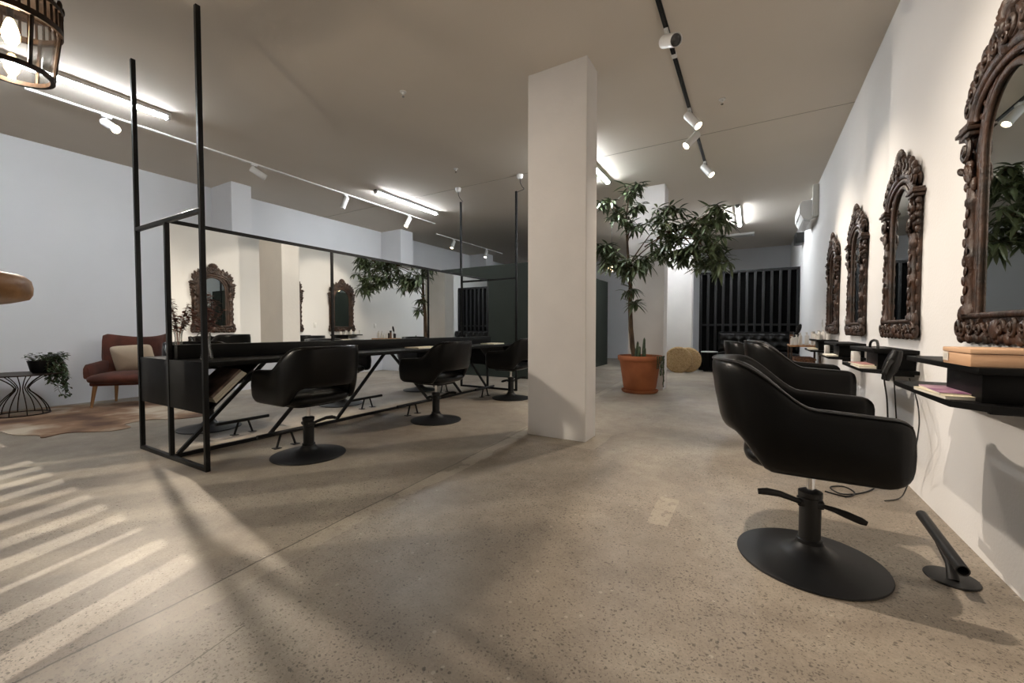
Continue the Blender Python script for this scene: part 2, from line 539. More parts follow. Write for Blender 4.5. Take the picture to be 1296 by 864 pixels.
WARM = (1.0, 0.86, 0.71)
def spot(x, y, target, label, on=True, power=0.0, size=60.0, blend=0.45, r=.046, L=.22, adapter=True):
    pivot = Vector((x, y, H - .105))
    t = thing('track_spotlight', label, 'spotlight', (x, y, H - .02), 0, 'white track spotlights')
    bm = BM()
    box(bm, -.016, .016, -.045, .045, -.022, 0, .003)
    tube(bm, [(0, 0, -.02), (0, 0, -.085)], .007, 8)
    obj('adapter_arm', bm, M['white_metal'], t)
    d = (Vector(target) - pivot).normalized()
    R = d.to_track_quat('-Z', 'Y').to_matrix().to_4x4()
    Mx = Matrix.Translation((0, 0, -.085)) @ R
    bm = BM()
    prof = [(.0005, .05), (r * .8, .05), (r, .04), (r, -L + .05), (r * .92, -L + .05), (r * .88, -L + .07), (.0005, -L + .07)]
    lathe(bm, prof, 20, M=Mx)
    obj('lamp_head', bm, M['white_metal'], t)
    bm = BM()
    lathe(bm, [(.0005, -L + .0705), (r * .87, -L + .0705), (r * .87, -L + .066), (.0005, -L + .062)], 20, M=Mx)
    obj('lens', bm, M['lens'] if on else M['lens_off'], t)
    if power > 0:
        ld = bpy.data.lights.new('spot_beam', 'SPOT')
        ld.energy = power; ld.color = WARM
        ld.spot_size = math.radians(size); ld.spot_blend = blend
        ld.shadow_soft_size = .03
        lo = bpy.data.objects.new('spot_beam', ld)
        COL.objects.link(lo)
        lo.parent = t
        lo.location = Vector((0, 0, -.085)) + d * (L - .05)
        lo.rotation_euler = d.to_track_quat('-Z', 'Y').to_euler()
    return t

spot(-6.45, 1.78, (-1.5, 3.2, .4), 'lit white spotlight on white track just left of the tall steel post', True, 820, 75, .8)
spot(-6.45, 3.40, (-5.6, 5.0, 2.4), 'unlit white spotlight on white track above the first pier', False)
spot(-6.45, 5.00, (-6.9, 4.6, 1.8), 'white spotlight on white track tipped to the left wall, second from far end', False, 0)
spot(-6.45, 6.60, (-6.9, 6.0, 1.8), 'white spotlight at the far end of the long white track', True, 40, 70)
spot(-7.1, 8.95, (-7.3, 8.4, 1.8), 'nearer small spotlight on the short far white track', True, 25, 80)
spot(-7.1, 10.55, (-7.3, 10.2, 1.8), 'farther small spotlight on the short far white track', True, 25, 80)
spot(-.65, 1.75, (.60, 2.5, .9), 'lit spotlight on black track above the nearest right chair', True, 290, 95, 1)
spot(-.65, 3.62, (-.2, 3.0, 2.95), 'unlit white spotlight on black track nearest in view, lens turned down', False, 0, L=.24, r=.05)
spot(-.65, 5.02, (.85, 4.5, 1.35), 'lit spotlight on black track, topmost of three glowing heads', True, 215, 72, 1)
spot(-.65, 5.55, (-2.9, 4.0, .6), 'lit spotlight on black track tipped left, middle of three glowing heads', True, 300, 80, 1)
spot(-.65, 6.70, (.85, 6.1, 1.4), 'lit spotlight at the far end of black track, lowest of three glowing heads', True, 215, 74, 1)

# ------------------------------------------------------------------ styling chairs
def shell_path():
    P = []
    for i in range(9):
        P.append((.27 - .34 * i / 9, .285))
    for i in range(25):
        a = PI / 2 + PI * i / 24
        c, s = math.cos(a), math.sin(a)
        P.append((-.07 + .255 * math.copysign(abs(c) ** .72, c), .285 * math.copysign(abs(s) ** .72, s)))
    for i in range(1, 10):
        P.append((-.07 + .34 * i / 9, -.285))
    return P

def make_chair(label):
    t = thing('styling_chair', label, 'chair', (0, 0, 0), 0, 'black salon styling chairs')
    P = shell_path()
    # arc length measured from each front end
    n = len(P)
    cum = [0]
    for i in range(1, n):
        cum.append(cum[-1] + math.hypot(P[i][0] - P[i - 1][0], P[i][1] - P[i - 1][1]))
    tot = cum[-1]
    # resample with dense ends
    def at(s):
        s = max(0, min(tot, s))
        for i in range(1, n):
            if cum[i] >= s:
                f = (s - cum[i - 1]) / max(1e-9, cum[i] - cum[i - 1])
                return (P[i - 1][0] + f * (P[i][0] - P[i - 1][0]), P[i - 1][1] + f * (P[i][1] - P[i - 1][1]))
        return P[-1]
    ss = [0, .004, .012, .025, .045, .065, .085] + [.085 + (tot - .17) * k / 56 for k in range(1, 56)] + [tot - .085, tot - .065, tot - .045, tot - .025, tot - .012, tot - .004, tot]
    def edges(s):
        x, y = at(s)
        e = min(s, tot - s)
        wb = max(0, min(1, (0.02 - x) / .345))
        wl = max(0, min(1, (-.07 - x) / .255))
        zh = .722 + (.27 - x) * .055
        zh += sstep(.12, .82, wb) * .165
        zl = .462 + sstep(.40, .86, wl) * .138
        r = .05
        if e < r:
            k = r - math.sqrt(max(0, r * r - (r - e) ** 2))
            zh -= k
        rb = .085
        if e < rb:
            zl += (rb - math.sqrt(max(0, rb * rb - (rb - e) ** 2))) * .8
        return x, y, zh, zl, wl, e
    rings = []; top = []; bot = []
    for s in ss:
        x, y, zh, zl, wl, e = edges(s)
        a = at(s - .01); b = at(s + .01)
        tx, ty = b[0] - a[0], b[1] - a[1]
        l = math.hypot(tx, ty) or 1
        nx, ny = -ty / l, tx / l           # points outward on this path? checked below
        if nx * (x + .02) + ny * y < 0:
            nx, ny = -nx, -ny
        th = .033 * (0.45 + 0.55 * sstep(0, .03, e))
        ring = []
        K = 18
        zc = (zh + zl) / 2; hz = (zh - zl) / 2
        for k in range(K):
            a_ = 2 * PI * k / K
            c, sn = math.cos(a_), math.sin(a_)
            u = math.copysign(abs(c) ** .55, c); v = math.copysign(abs(sn) ** .38, sn)
            z = zc + hz * v
            lean = -(z - .60) * .17 * wl
            flare = .012 * (1 - ((z - zc) / max(hz, .01)) ** 2)
            ring.append((x + nx * (u * th + flare * .5) + lean, y + ny * (u * th + flare), z))
        rings.append(ring)
        zt = zh - .010
        top.append((x + nx * (th * .78) - (zt - .60) * .17 * wl, y + ny * (th * .78), zt + .004))
    bm = BM(); loft(bm, rings)
    sh = obj('backrest_shell', bm, M['leather'], t, 50)
    bm = BM(); tube(bm, top[2:-2], .0042, 6); obj('piping', bm, M['piping'], sh)
    bm = BM(); pillow(bm, (.006, 0, .494), .272, .268, .062, 4.0, 44, 14, 2.6); obj('seat_cushion', bm, M['leather'], t, 60)
    bm = BM(); pillow(bm, (.02, 0, .448), .20, .20, .028, 5, 32, 8, 3); obj('seat_pan', bm, M['black_plastic'], t)
    bm = BM()
    lathe(bm, [(.0005, 0), (.285, 0), (.288, .005), (.286, .010), (.20, .024), (.12, .040), (.075, .056), (.058, .075), (.052, .085), (.0005, .085)], 56)
    obj('base_plate', bm, M['base'], t)
    bm = BM()
    lathe(bm, [(.0005, .07), (.05, .07), (.05, .10), (.042, .105), (.042, .290), (.047, .295), (.047, .317), (.03, .325), (.0005, .325)], 24)
    box(bm, -.05, .05, -.035, .035, .250, .283, .008)
    cyl = obj('pump_column', bm, M['base'], t)
    bm = BM(); lathe(bm, [(.0005, .31), (.016, .31), (.016, .445), (.0005, .445)], 16); obj('piston', bm, M['chrome'], t)
    bm = BM()
    tube(bm, [(-.04, -.03, .272), (-.08, -.06, .292), (-.12, -.085, .310), (-.17, -.105, .318), (-.205, -.115, .315)], [.011, .012, .014, .016, .013], 8, flat=.6)
    tube(bm, [(.04, -.03, .268), (.08, -.04, .265), (.12, -.045, .255), (.17, -.05, .240), (.19, -.052, .234)], [.009, .012, .016, .016, .010], 8, flat=.6)
    obj('pump_lever', bm, M['black_plastic'], cyl)
    return t

def shift_chair(c, dz):
    """hydraulic lift: everything above the column rises"""
    for ch in c.children:
        n = ch.name.split('.')[0]
        if n in ('backrest_shell', 'seat_cushion', 'seat_pan'):
            ch.location.z += dz
        if n == 'piston':
            ch.location.z += dz * .8

chair = make_chair('black salon chair nearest the lens, side on to the right wall')
chair.location = (.235, 2.27, 0); chair.rotation_euler = (0, 0, R0 := math.radians(0))
c2 = dup(chair, (.34, 3.88, 0), math.radians(0), 'second black salon chair along the right wall, facing the second carved mirror')
shift_chair(c2, .04)
c3 = dup(chair, (.12, 5.30, 0), math.radians(8), 'farthest black salon chair along the right wall, only its curved back showing')
dup(chair, (-3.19, 2.08, 0), math.radians(178), 'black salon chair at the near end of the steel mirror station, back to the pillar')
dup(chair, (-3.14, 3.62, 0), math.radians(182), 'middle black salon chair on the aisle side of the mirror station')
dup(chair, (-3.17, 5.37, 0), math.radians(184), 'black salon chair partly hidden by the nearest pillar at the station far end')
dup(chair, (-4.98, 2.12, 0), math.radians(4), 'black salon chair seen under the desk beyond the leaning magazines')
dup(chair, (-4.98, 3.74, 0), math.radians(-4), 'black salon chair beyond the mirror station, glimpsed under its middle')
dup(chair, (-4.95, 5.30, 0), math.radians(0), 'black salon chair beyond the mirror station, glimpsed under its far end')

# ------------------------------------------------------------------ mirror station
MY0, MY1, MX = 1.45, 6.03, -4.04
XN, XO = -3.455, -4.615
st = thing('mirror_station', 'long double sided black steel station with mirror panes, desks and tall end posts', 'mirror station', (MX, MY0, 0))
def L_(p):   # world -> station local
    return (p[0] - MX, p[1] - MY0, p[2])
def sbar(name, p, q, w=.032, h=.032):
    bm = BM(); bar(bm, L_(p), L_(q), w, h); return obj(name, bm, M['black_steel'], st, 30)
for yy in (MY0, MY1):
    for xx in (XN, XO):
        sbar('tall_post', (xx, yy, 0), (xx, yy, 3.355))
    sbar('centre_post', (MX, yy, 0.02), (MX, yy, 1.91))
    sbar('cross_bar', (XN, yy, 1.91), (XO, yy, 1.91))
    sbar('foot_bar', (XN, yy, .016), (XO, yy, .016))
    bm = BM(); box(bm, XO + .016 - MX, XN - .016 - MX, yy - MY0 - .01, yy - MY0 + .01, .425, .806, .002); obj('end_panel', bm, M['black_board'], st)
sbar('top_rail', (MX, MY0, 1.91), (MX, MY1, 1.91))
sbar('floor_rail', (MX, MY0, .018), (MX, MY1, .018))
for yy in (2.93, 4.49):
    sbar('mullion', (MX, yy, .92), (MX, yy, 1.90), .04, .03)
for a, b in ((1.49, 2.23), (2.23, 2.97), (2.97, 3.71)):
    sbar('brace', (MX, a, .03), (MX, b, .77), .03, .03)
for a, b in ((4.5, 3.76), (5.26, 4.52), (6.0, 5.26)):
    sbar('brace', (MX, a, .03), (MX, b, .77), .03, .03)
for i, (a, b) in enumerate(((MY0 + .016, 2.915), (2.945, 4.475), (4.505, MY1 - .016))):
    bm = BM(); box(bm, -.012, .012, a - MY0, b - MY0, .92, 1.895); obj('mirror_pane', bm, M['mirror'], st)
bm = BM(); box(bm, -.085, .085, .02, MY1 - MY0 - .02, .808, .922, .003); obj('ledge', bm, M['black_board'], st)
for s in (1, -1):
    x0, x1 = (0.02, XN - MX + .012) if s > 0 else (XO - MX - .012, -0.02)
    bm = BM(); box(bm, x0, x1, .012, MY1 - MY0 - .012, .770, .806, .003); obj('desktop', bm, M['black_board'], st)
# sloped magazine pocket behind the near end panel
bm = BM()
bar(bm, (.32, .03, .43), (.32, .40, .77), .46, .012, .001)
obj('magazine_shelf', bm, M['black_steel'], st)
bm = BM()
bar(bm, (.32, MY1 - MY0 - .03, .43), (.32, MY1 - MY0 - .40, .77), .46, .012, .001)
obj('magazine_shelf', bm, M['black_steel'], st)

# magazines leaning in the pocket
for i, (m, th, ln, lab) in enumerate((('paper', .016, .30, 'white magazine leaning in the station pocket, lowest of the leaning pile'),
                                    ('paper', .012, .29, 'off white magazine leaning in the station pocket, second from the bottom'),
                                    ('paper', .012, .285, 'cream magazine leaning in the station pocket, under the top one'),
                                    ('brown_cover', .020, .28, 'dark patterned magazine on top of the leaning pile in the station pocket'))):
    bm = BM()
    box(bm, -.17, .17, -ln / 2, ln / 2, 0, th, .002)
    o = obj('magazine', bm, M[m])
    off = .010 + [0, .018, .032, .046][i]
    ang = math.radians(42.6)
    base = Vector((MX + .385, MY0 + .03 + .23 * math.cos(ang), .43 + .23 * math.sin(ang)))
    nrm = Vector((0, -math.sin(ang), math.cos(ang)))
    o.location = base + nrm * off
    o.rotation_euler = (ang, 0, math.radians(.8 * (i - 1.5)) * 0)
    tag(o, lab, 'magazine', 'magazines leaning under the near desk end')

# things on the desks
def desk_book(x, y, sx, sy, sz, m, lab, rz=0.0):
    t = thing('desk_magazine', lab, 'magazine', (x, y, .807), rz, 'cream magazines on the station desk')
    bm = BM(); box(bm, -sx / 2, sx / 2, -sy / 2, sy / 2, 0, sz * .8, .001); obj('pages', bm, M['paper'], t)
    bm = BM(); box(bm, -sx / 2 - .002, sx / 2 + .002, -sy / 2 - .002, sy / 2 + .002, sz * .8, sz, .0005); obj('cover', bm, M[m], t)
desk_book(-3.60, 2.45, .22, .30, .016, 'cream', 'cream magazine lying on the desk behind the nearest station chair', .1)
desk_book(-3.62, 3.95, .24, .42, .018, 'cream', 'pale magazine on the desk beyond the middle station chair', -.05)
desk_book(-3.62, 5.55, .24, .34, .018, 'cream', 'pale magazine on the far desk end by the pillar', .05)

# footrests along the station
def footrest(label):
    t = thing('footrest', label, 'footrest', (0, 0, 0), 0, 'black steel footrests under the station')
    bm = BM(); tube(bm, [(0, -.25, .135), (0, .25, .135)], .017, 12); obj('foot_tube', bm, M['black_steel'], t)
    for s in (-1, 1):
        bm = BM()
        tube(bm, [(0, s * .045, .128), (0, s * .085, .006)], .010, 8)
        obj('leg', bm, M['black_steel'], t)
        bm = BM(); box(bm, -.03, .03, s * .085 - .03, s * .085 + .03, 0, .006, .001); obj('foot_plate', bm, M['black_steel'], t)
    return t
fr = footrest('black footrest in front of the near station chair, aisle side')
fr.location = (-3.60, 2.13, 0)
dup(fr, (-3.60, 3.72, 0), 0, 'black footrest in front of the middle station chair, aisle side')
dup(fr, (-3.60, 5.30, 0), 0, 'black footrest in front of the far station chair, aisle side')
dup(fr, (-4.42, 2.18, 0), 0, 'black footrest on the far side of the station, below the leaning magazines')
dup(fr, (-4.42, 3.72, 0), 0, 'black footrest on the far side of the station, under its middle desk')
dup(fr, (-4.42, 5.30, 0), 0, 'black footrest on the far side of the station, under its far desk')

# vase with dried branches
t = thing('glass_vase', 'clear glass vase of dried brown eucalyptus at the near desk end', 'vase', (-3.78, 1.60, .807))
bm = BM()
lathe(bm, [(.0005, 0), (.042, 0), (.046, .01), (.040, .05), (.030, .10), (.026, .16), (.030, .20), (.036, .23), (.033, .23), (.027, .20), (.023, .16), (.027, .10), (.036, .05), (.040, .014), (.0005, .012)], 24)
obj('vase_body', bm, M['glass'], t)
def leaf_quad(bm, p, d, up, L, w, droop=.2, n=4, fold=.25):
    d = Vector(d).normalized(); up = Vector(up)
    s = d.cross(up)
    if s.length < 1e-4: s = d.cross(Vector((1, 0, 0)))
    s.normalize(); u = s.cross(d).normalized()
    prev = None
    for i in range(n + 1):
        f = i / n
        wd = w * (math.sin(PI * min(1, f * .92 + .04)) ** .8) * (1 - .25 * f)
        if i == n: wd = .0008
        c = Vector(p) + d * (L * f) - Vector((0, 0, 1)) * (droop * L * f * f) 
        row = [bm.verts.new(c - s * wd + u * fold * wd), bm.verts.new(c), bm.verts.new(c + s * wd + u * fold * wd)]
        if prev:
            bm.faces.new((prev[0], prev[1], row[1], row[0])); bm.faces.new((prev[1], prev[2], row[2], row[1]))
        prev = row
rng = random.Random(3)
stems = BM(); lv = BM()
for k in range(11):
    a = rng.uniform(0, 2 * PI); sp = rng.uniform(.05, .20)
    hgt = rng.uniform(.34, .52)
    p0 = Vector((0, 0, .03)); p1 = Vector((.012 * math.cos(a), .012 * math.sin(a), .21)); p2 = Vector((sp * math.cos(a), sp * math.sin(a), hgt))
    pts = [p0, p1, p1.lerp(p2, .5) + Vector((0, 0, .02)), p2]
    tube(stems, pts, [.0025, .0022, .0018, .001], 5)
    for j in range(26):
        f = .12 + .88 * j / 25
        q = p1.lerp(p2, f)
        aa = rng.uniform(0, 2 * PI)
        leaf_quad(lv, q, (math.cos(aa), math.sin(aa), rng.uniform(-.3, .6)), (0, 0, 1), rng.uniform(.03, .055), .015, .2, 3)
obj('branch', stems, M['dried'], t); obj('dried_leaves', lv, M['dried'], t, 0)

# ------------------------------------------------------------------ ceiling cups and cables over the far posts
for (x, lab) in ((XO, 'white ceiling cup with a short black cable above the far left steel post'), (XN, 'white ceiling cup with a short black cable above the far right steel post')):
    xx = x + (.12 if x == XO else .2)
    t = thing('ceiling_cup', lab, 'cable cup', (xx, 5.8, H), 0, 'ceiling cups over the far posts')
    bm = BM(); lathe(bm, [(.0005, 0), (.05, 0), (.05, -.02), (.036, -.07), (.0005, -.075)], 20); obj('cup', bm, M['white_metal'], t)
    bm = BM()
    dx = x - xx
    tube(bm, [(0, 0, -.07), (.005, 0, -.13), (.03, .02, -.19), (.05, .04, -.215), (.02, .10, -.205), (dx * .8, .20, -.19), (dx, .23, -.20)], .005, 6)
    obj('cable', bm, M['black_plastic'], t)

# ceiling sprinklers
def sprinkler(x, y, lab):
    t = thing('ceiling_sprinkler', lab, 'sprinkler', (x, y, H), 0, 'small ceiling sprinklers')
    bm = BM(); lathe(bm, [(.0005, 0), (.035, 0), (.033, -.006), (.012, -.008), (.010, -.03), (.0005, -.03)], 16); obj('rose', bm, M['white_metal'], t)
    bm = BM(); tube(bm, [(0, 0, -.03), (0, 0, -.05)], .004, 6); lathe(bm, [(.0005, -.05), (.014, -.05), (.014, -.053), (.0005, -.053)], 10); obj('deflector', bm, M['chrome'], t)
sprinkler(-.325, 5.02, 'ceiling sprinkler right of the black track')
sprinkler(-3.99, 5.09, 'ceiling sprinkler left of the far steel posts')
sprinkler(-3.18, 3.18, 'tiny ceiling sprinkler left of the nearest pillar')

# ------------------------------------------------------------------ carved mirrors
def make_carved(label):
    t = thing('carved_wall_mirror', label, 'mirror', (0, 0, 0), 0, 'carved wooden arched mirrors')
    rg = random.Random(11)
    def arch(a, b, zc, n=28, x0=None):
        return [(a * math.cos(PI * i / n), zc + b * math.sin(PI * i / n)) for i in range(n + 1)]
    # backing with mouldings
    bm = BM()
    out = [(-.395, .02), (.395, .02), (.395, .94)] + arch(.36, .20, .94)[1:-1] + [(-.395, .94)]
    poly(bm, out, 0, -.022)
    gl = [(.24, .12), (.24, .80)] + arch(.24, .245, .80)[1:-1] + [(-.24, .80), (-.24, .12)]
    for off, r, y in ((.012, .017, -.034), (.046, .011, -.034), (.066, .014, -.03)):
        k = 1 + off / .24
        pts = [(.24 + off, y, .125)] + [(.24 + off, y, .12 + .68 * i / 6) for i in range(1, 7)]
        pts += [((.24 + off) * math.cos(PI * i / 24), y, .80 + (.245 + off) * math.sin(PI * i / 24)) for i in range(1, 24)]
        pts += [(-.24 - off, y, .80 - .68 * i / 6) for i in range(0, 7)]
        tube(bm, pts, r, 8)
    for off, r, y in ((0, .026, -.05), (-.038, .016, -.05), (.026, .014, -.06)):
        pts = [((.345 + off) * math.cos(PI * i / 30), y, .955 + (.175 + off) * math.sin(PI * i / 30)) for i in range(31)]
        tube(bm, pts, r, 8)
    # spandrel leaves between the two arches
    for s in (-1, 1):
        for k in range(5):
            a = math.radians(20 + 15 * k)
            blob(bm, (s * .305 * math.cos(a), -.034, .90 + .20 * math.sin(a)), (.03, .012, .014), (0, -s * a, 0))
    obj('frame', bm, M['wood_dark'], t, 50)
    bm = BM()
    vs = [bm.verts.new((a, -.026, b)) for a, b in gl]
    bm.faces.new(vs)
    obj('mirror_glass', bm, M['oldmirror'], t, 0)
    for s in (-1, 1):
        bm = BM()
        M0 = Matrix.Identity(4)
        prof = [(.0005, .125), (.052, .125), (.052, .15), (.040, .16), (.036, .18), (.036, .36), (.043, .37), (.043, .385), (.036, .395), (.036, .60), (.044, .61), (.044, .63), (.036, .64), (.036, .68), (.0005, .68)]
        lathe(bm, prof, 16, (s * .345, -.035, 0))
        for k in range(10):   # garland up the column
            z = .19 + .042 * k
            blob(bm, (s * (.345 + .012 * (-1) ** k), -.072, z), (.016, .008, .024), (0, s * .5 * (-1) ** k, 0), 8, 5)
        box(bm, s * .392 - .010, s * .392 + .010, -.03, 0, .12, .9, .003)
        for k in range(6):
            blob(bm, (s * .402, -.03, .16 + .1 * k), (.012, .014, .03), (0, 0, 0), 8, 5)
        obj('column', bm, M['wood_dark'], t, 50)
        bm = BM()
        # capital: volute, acanthus leaves and stepped ledge
        spiral(bm, (s * .365, .845), .05, 1.6, .015, s, PI / 2, -.07, 6, .02)
        blob(bm, (s * .365, -.075, .845), (.020, .02, .020))
        spiral(bm, (s * .335, .74), .04, 1.4, .012, -s, -PI / 2, -.07, 6, .015)
        for k in range(9):
            blob(bm, (s * (.30 + .014 * k), -.055 - .02 * math.sin(k), .69 + .022 * (k % 4) + .01 * k), (.016, .022, .034), (rg.uniform(-.4, .4), s * (.2 + .1 * k), 0), 8, 5)
        for k in range(5):
            blob(bm, (s * .415, -.04, .70 + .045 * k), (.020 + .004 * k, .022, .024), (0, 0, 0), 8, 5)
        box(bm, s * .375 - .065, s * .375 + .065, -.085, 0, .905, .925, .004)
        box(bm, s * .378 - .078, s * .378 + .078, -.10, 0, .927, .945, .005)
        box(bm, s * .372 - .060, s * .372 + .060, -.09, 0, .947, .965, .004)
        obj('capital', bm, M['wood_dark'], t, 50)
    # crest
    bm = BM()
    for s in (-1, 1):
        for k, a in enumerate((16, 32, 48, 63, 77)):
            ar = math.radians(a)
            cx, cz = s * .375 * math.cos(ar), .975 + .21 * math.sin(ar)
            rr = .040 + .004 * k
            spiral(bm, (cx, cz), rr, 1.5, .014, -s, ar if s > 0 else PI - ar, -.062, 6, .02)
            blob(bm, (cx, -.072, cz), (.016, .018, .016), (0, 0, 0), 8, 5)
            blob(bm, (cx + s * .018, -.05, cz + .036), (.022, .026, .036), (0, s * (.9 - .15 * k), 0), 8, 5)
            blob(bm, (cx - s * .02, -.055, cz + .030), (.014, .02, .026), (0, -s * .6, 0), 8, 5)
            blob(bm, (cx, -.025, cz), (.045, .025, .045), (0, 0, 0), 8, 5)
    for k in range(9):     # central shell
        a = math.radians(-64 + 16 * k)
        blob(bm, (.062 * math.sin(a), -.06, 1.225 + .052 * math.cos(a)), (.015, .026, .052), (0, a, 0), 8, 6)
    blob(bm, (0, -.078, 1.205), (.036, .03, .036)); blob(bm, (0, -.098, 1.205), (.018, .016, .018))
    for s in (-1, 1):
        spiral(bm, (s * .075, 1.185), .05, 1.7, .016, s, PI / 2, -.07, 6, .02)
        blob(bm, (s * .085, -.045, 1.19), (.05, .03, .05), (0, 0, 0), 8, 5)
        spiral(bm, (s * .04, 1.155), .03, 1.2, .011, -s, PI / 2, -.085, 6, .01)
    blob(bm, (0, -.05, 1.15), (.06, .045, .05), (0, 0, 0), 10, 6)
    blob(bm, (0, -.04, 1.23), (.075, .028, .085), (0, 0, 0), 12, 8)
    obj('crest', bm, M['wood_dark'], t, 60)
    # base carving
    bm = BM()
    box(bm, -.40, .40, -.045, 0, .01, .118, .012)
    tube(bm, [(-.40, -.055, .118), (.40, -.055, .118)], .012, 8)
    for k in range(17):
        x = -.40 + .05 * k
        blob(bm, (x, -.055, .022 + .006 * (k % 2)), (.030, .022, .024), (0, .5 * (-1) ** k, 0), 8, 5)
        blob(bm, (x + .02, -.06, .070), (.012 + .012 * rg.random(), .018, .034), (0, 1.0 * (-1) ** k, 0), 8, 5)
    for s in (-1, 1):
        for k in range(4):
            spiral(bm, (s * (.06 + .095 * k), .062), .034, 1.4, .011, s * (-1) ** k, k * 1.3, -.068, 6, .012)
        blob(bm, (s * .415, -.04, .05), (.032, .03, .05)); blob(bm, (s * .41, -.045, .125), (.028, .03, .045))
        spiral(bm, (s * .405, .07), .042, 1.5, .014, s, 0, -.062, 6, .015)
    blob(bm, (0, -.062, .055), (.045, .03, .045))
    obj('base_carving', bm, M['wood_dark'], t, 60)
    return t

cm = make_carved('large carved arched wall mirror nearest the lens, cut by the frame edge')
MR = -PI / 2
cm.location = (XR - .001, 2.50, .985); cm.rotation_euler = (0, 0, MR); cm.scale = (.87, .68, 1)
dup(cm, (XR - .001, 3.92, .985), MR, 'carved arched wall mirror above the hair dryer desk, second from the lens')
dup(cm, (XR - .001, 5.36, .985), MR, 'third carved arched mirror along the right wall')
dup(cm, (XR - .001, 6.78, .985), MR, 'farthest carved arched mirror on the right wall, by the bottles')
cm.scale = (.87, .68, 1.075)

# ------------------------------------------------------------------ right wall desks
def wall_desk(label):
    t = thing('wall_desk', label, 'wall desk', (0, 0, 0), 0, 'black two tier wall desks')
    d = XR
    x0 = .695 - d
    bm = BM(); box(bm, x0, 0, -.40, .40, .888, .912, .003); obj('top_shelf', bm, M['black_board'], t)
    bm = BM()
    poly(bm, [(0, -.41), (0, .41), (x0 - .03, .41), (x0 - .05, .39), (x0 - .05, -.33), (x0 + .03, -.41)], .756, .779, axis='z')
    obj('lower_shelf', bm, M['black_board'], t)
    bm = BM(); box(bm, x0 + .03, 0, -.34, -.02, .779, .888, .002); obj('cabinet_box', bm, M['black_board'], t)
    for yy in (-.3, .3):
        bm = BM(); box(bm, -.16, 0, yy - .012, yy + .012, .735, .756, .002); obj('bracket', bm, M['black_steel'], t)
    return t
wd = wall_desk('black two tier wall desk nearest the lens, holding the pale wooden box')
wd.location = (XR, 2.50, 0)
dup(wd, (XR, 3.96, 0), 0, 'black two tier wall desk under the second carved mirror, with hair dryer')
dup(wd, (XR, 5.40, 0), 0, 'black two tier wall desk under the third carved mirror')
dup(wd, (XR, 6.85, 0), 0, 'farthest black two tier wall desk, crowded with white bottles')

# wooden box with label
t = thing('wooden_box', 'pale wooden box with a small white label on the nearest wall desk', 'box', (.785, 2.26, .912))
bm = BM(); box(bm, -.10, .10, -.125, .125, 0, .046, .003); obj('tray', bm, M['boxwood'], t)
bm = BM(); box(bm, -.102, .102, -.127, .127, .048, .066, .003); obj('lid', bm, M['boxwood'], t)
bm = BM(); box(bm, -.1035, -.1015, .065, .115, .012, .046); lb = obj('paper_label', bm, M['label'], t)
bm = BM(); box(bm, -.1045, -.103, .078, .103, .020, .040); obj('print_block', bm, M['grey_plastic'], lb)

def mag(x, y, z, sx, sy, th, m, lab, rz=0.0, group='magazines on the wall desks'):
    t = thing('magazine', lab, 'magazine', (x, y, z), rz, group)
    bm = BM(); box(bm, -sx / 2, sx / 2, -sy / 2, sy / 2, 0, th * .75, .0008); obj('pages', bm, M['paper'], t)
    bm = BM(); box(bm, -sx / 2 - .001, sx / 2 + .001, -sy / 2 - .001, sy / 2 + .001, th * .75, th, .0004); obj('cover', bm, M[m], t)
zz = .7795
mag(.735, 2.36, zz, .20, .30, .014, 'cream', 'cream magazine at the bottom of the pile on the nearest wall desk', .05)
mag(.738, 2.38, zz + .0142, .19, .28, .008, 'pink', 'pink and purple magazine on top of the pile on the nearest wall desk', -.04)
mag(.735, 3.80, zz, .20, .30, .018, 'cream', 'cream book under the red magazine on the second wall desk', .0)
mag(.735, 3.84, zz + .0182, .19, .27, .008, 'red', 'dusty red magazine on top of the pile on the second wall desk', .12)
mag(.735, 5.25, zz, .20, .30, .014, 'paper', 'pale magazine lying on the third wall desk lower tier', .0)
mag(.735, 6.70, zz, .20, .30, .022, 'cream', 'pale folder lying on the farthest wall desk lower tier', .0)

# power outlets on the wall between the desks
for (y, lab) in ((2.80, 'white power outlet under the nearest wall desk top'), (4.25, 'white power outlet under the second wall desk top'), (5.70, 'white power outlet under the third wall desk top')):
    t = thing('power_outlet', lab, 'power outlet', (XR, y, .835), 0, 'white power outlets on the right wall')
    bm = BM(); box(bm, -.012, 0, -.055, .055, -.036, .036, .004); obj('plate', bm, M['white_metal'], t)
    for s in (-1, 1):
        bm = BM(); box(bm, -.014, -.011, s * .028 - .012, s * .028 + .012, -.014, .006, .001); obj('socket', bm, M['grey_plastic'], t)
    bm = BM(); box(bm, -.05, -.012, -.04, -.012, -.022, .012, .006); obj('plug', bm, M['white_metal'], t)
for (y, z, lab) in ((6.05, 1.145, 'white light switch between the third and fourth carved mirrors'), (7.85, 1.138, 'white light switch beyond the farthest carved mirror')):
    t = thing('light_switch', lab, 'switch', (XR, y, z), 0, 'white light switches on the right wall')
    bm = BM(); box(bm, -.010, 0, -.036, .036, -.058, .058, .003); obj('plate', bm, M['white_metal'], t)
    bm = BM(); box(bm, -.015, -.009, -.01, .01, -.016, .016, .002); obj('rocker', bm, M['white_metal'], t)

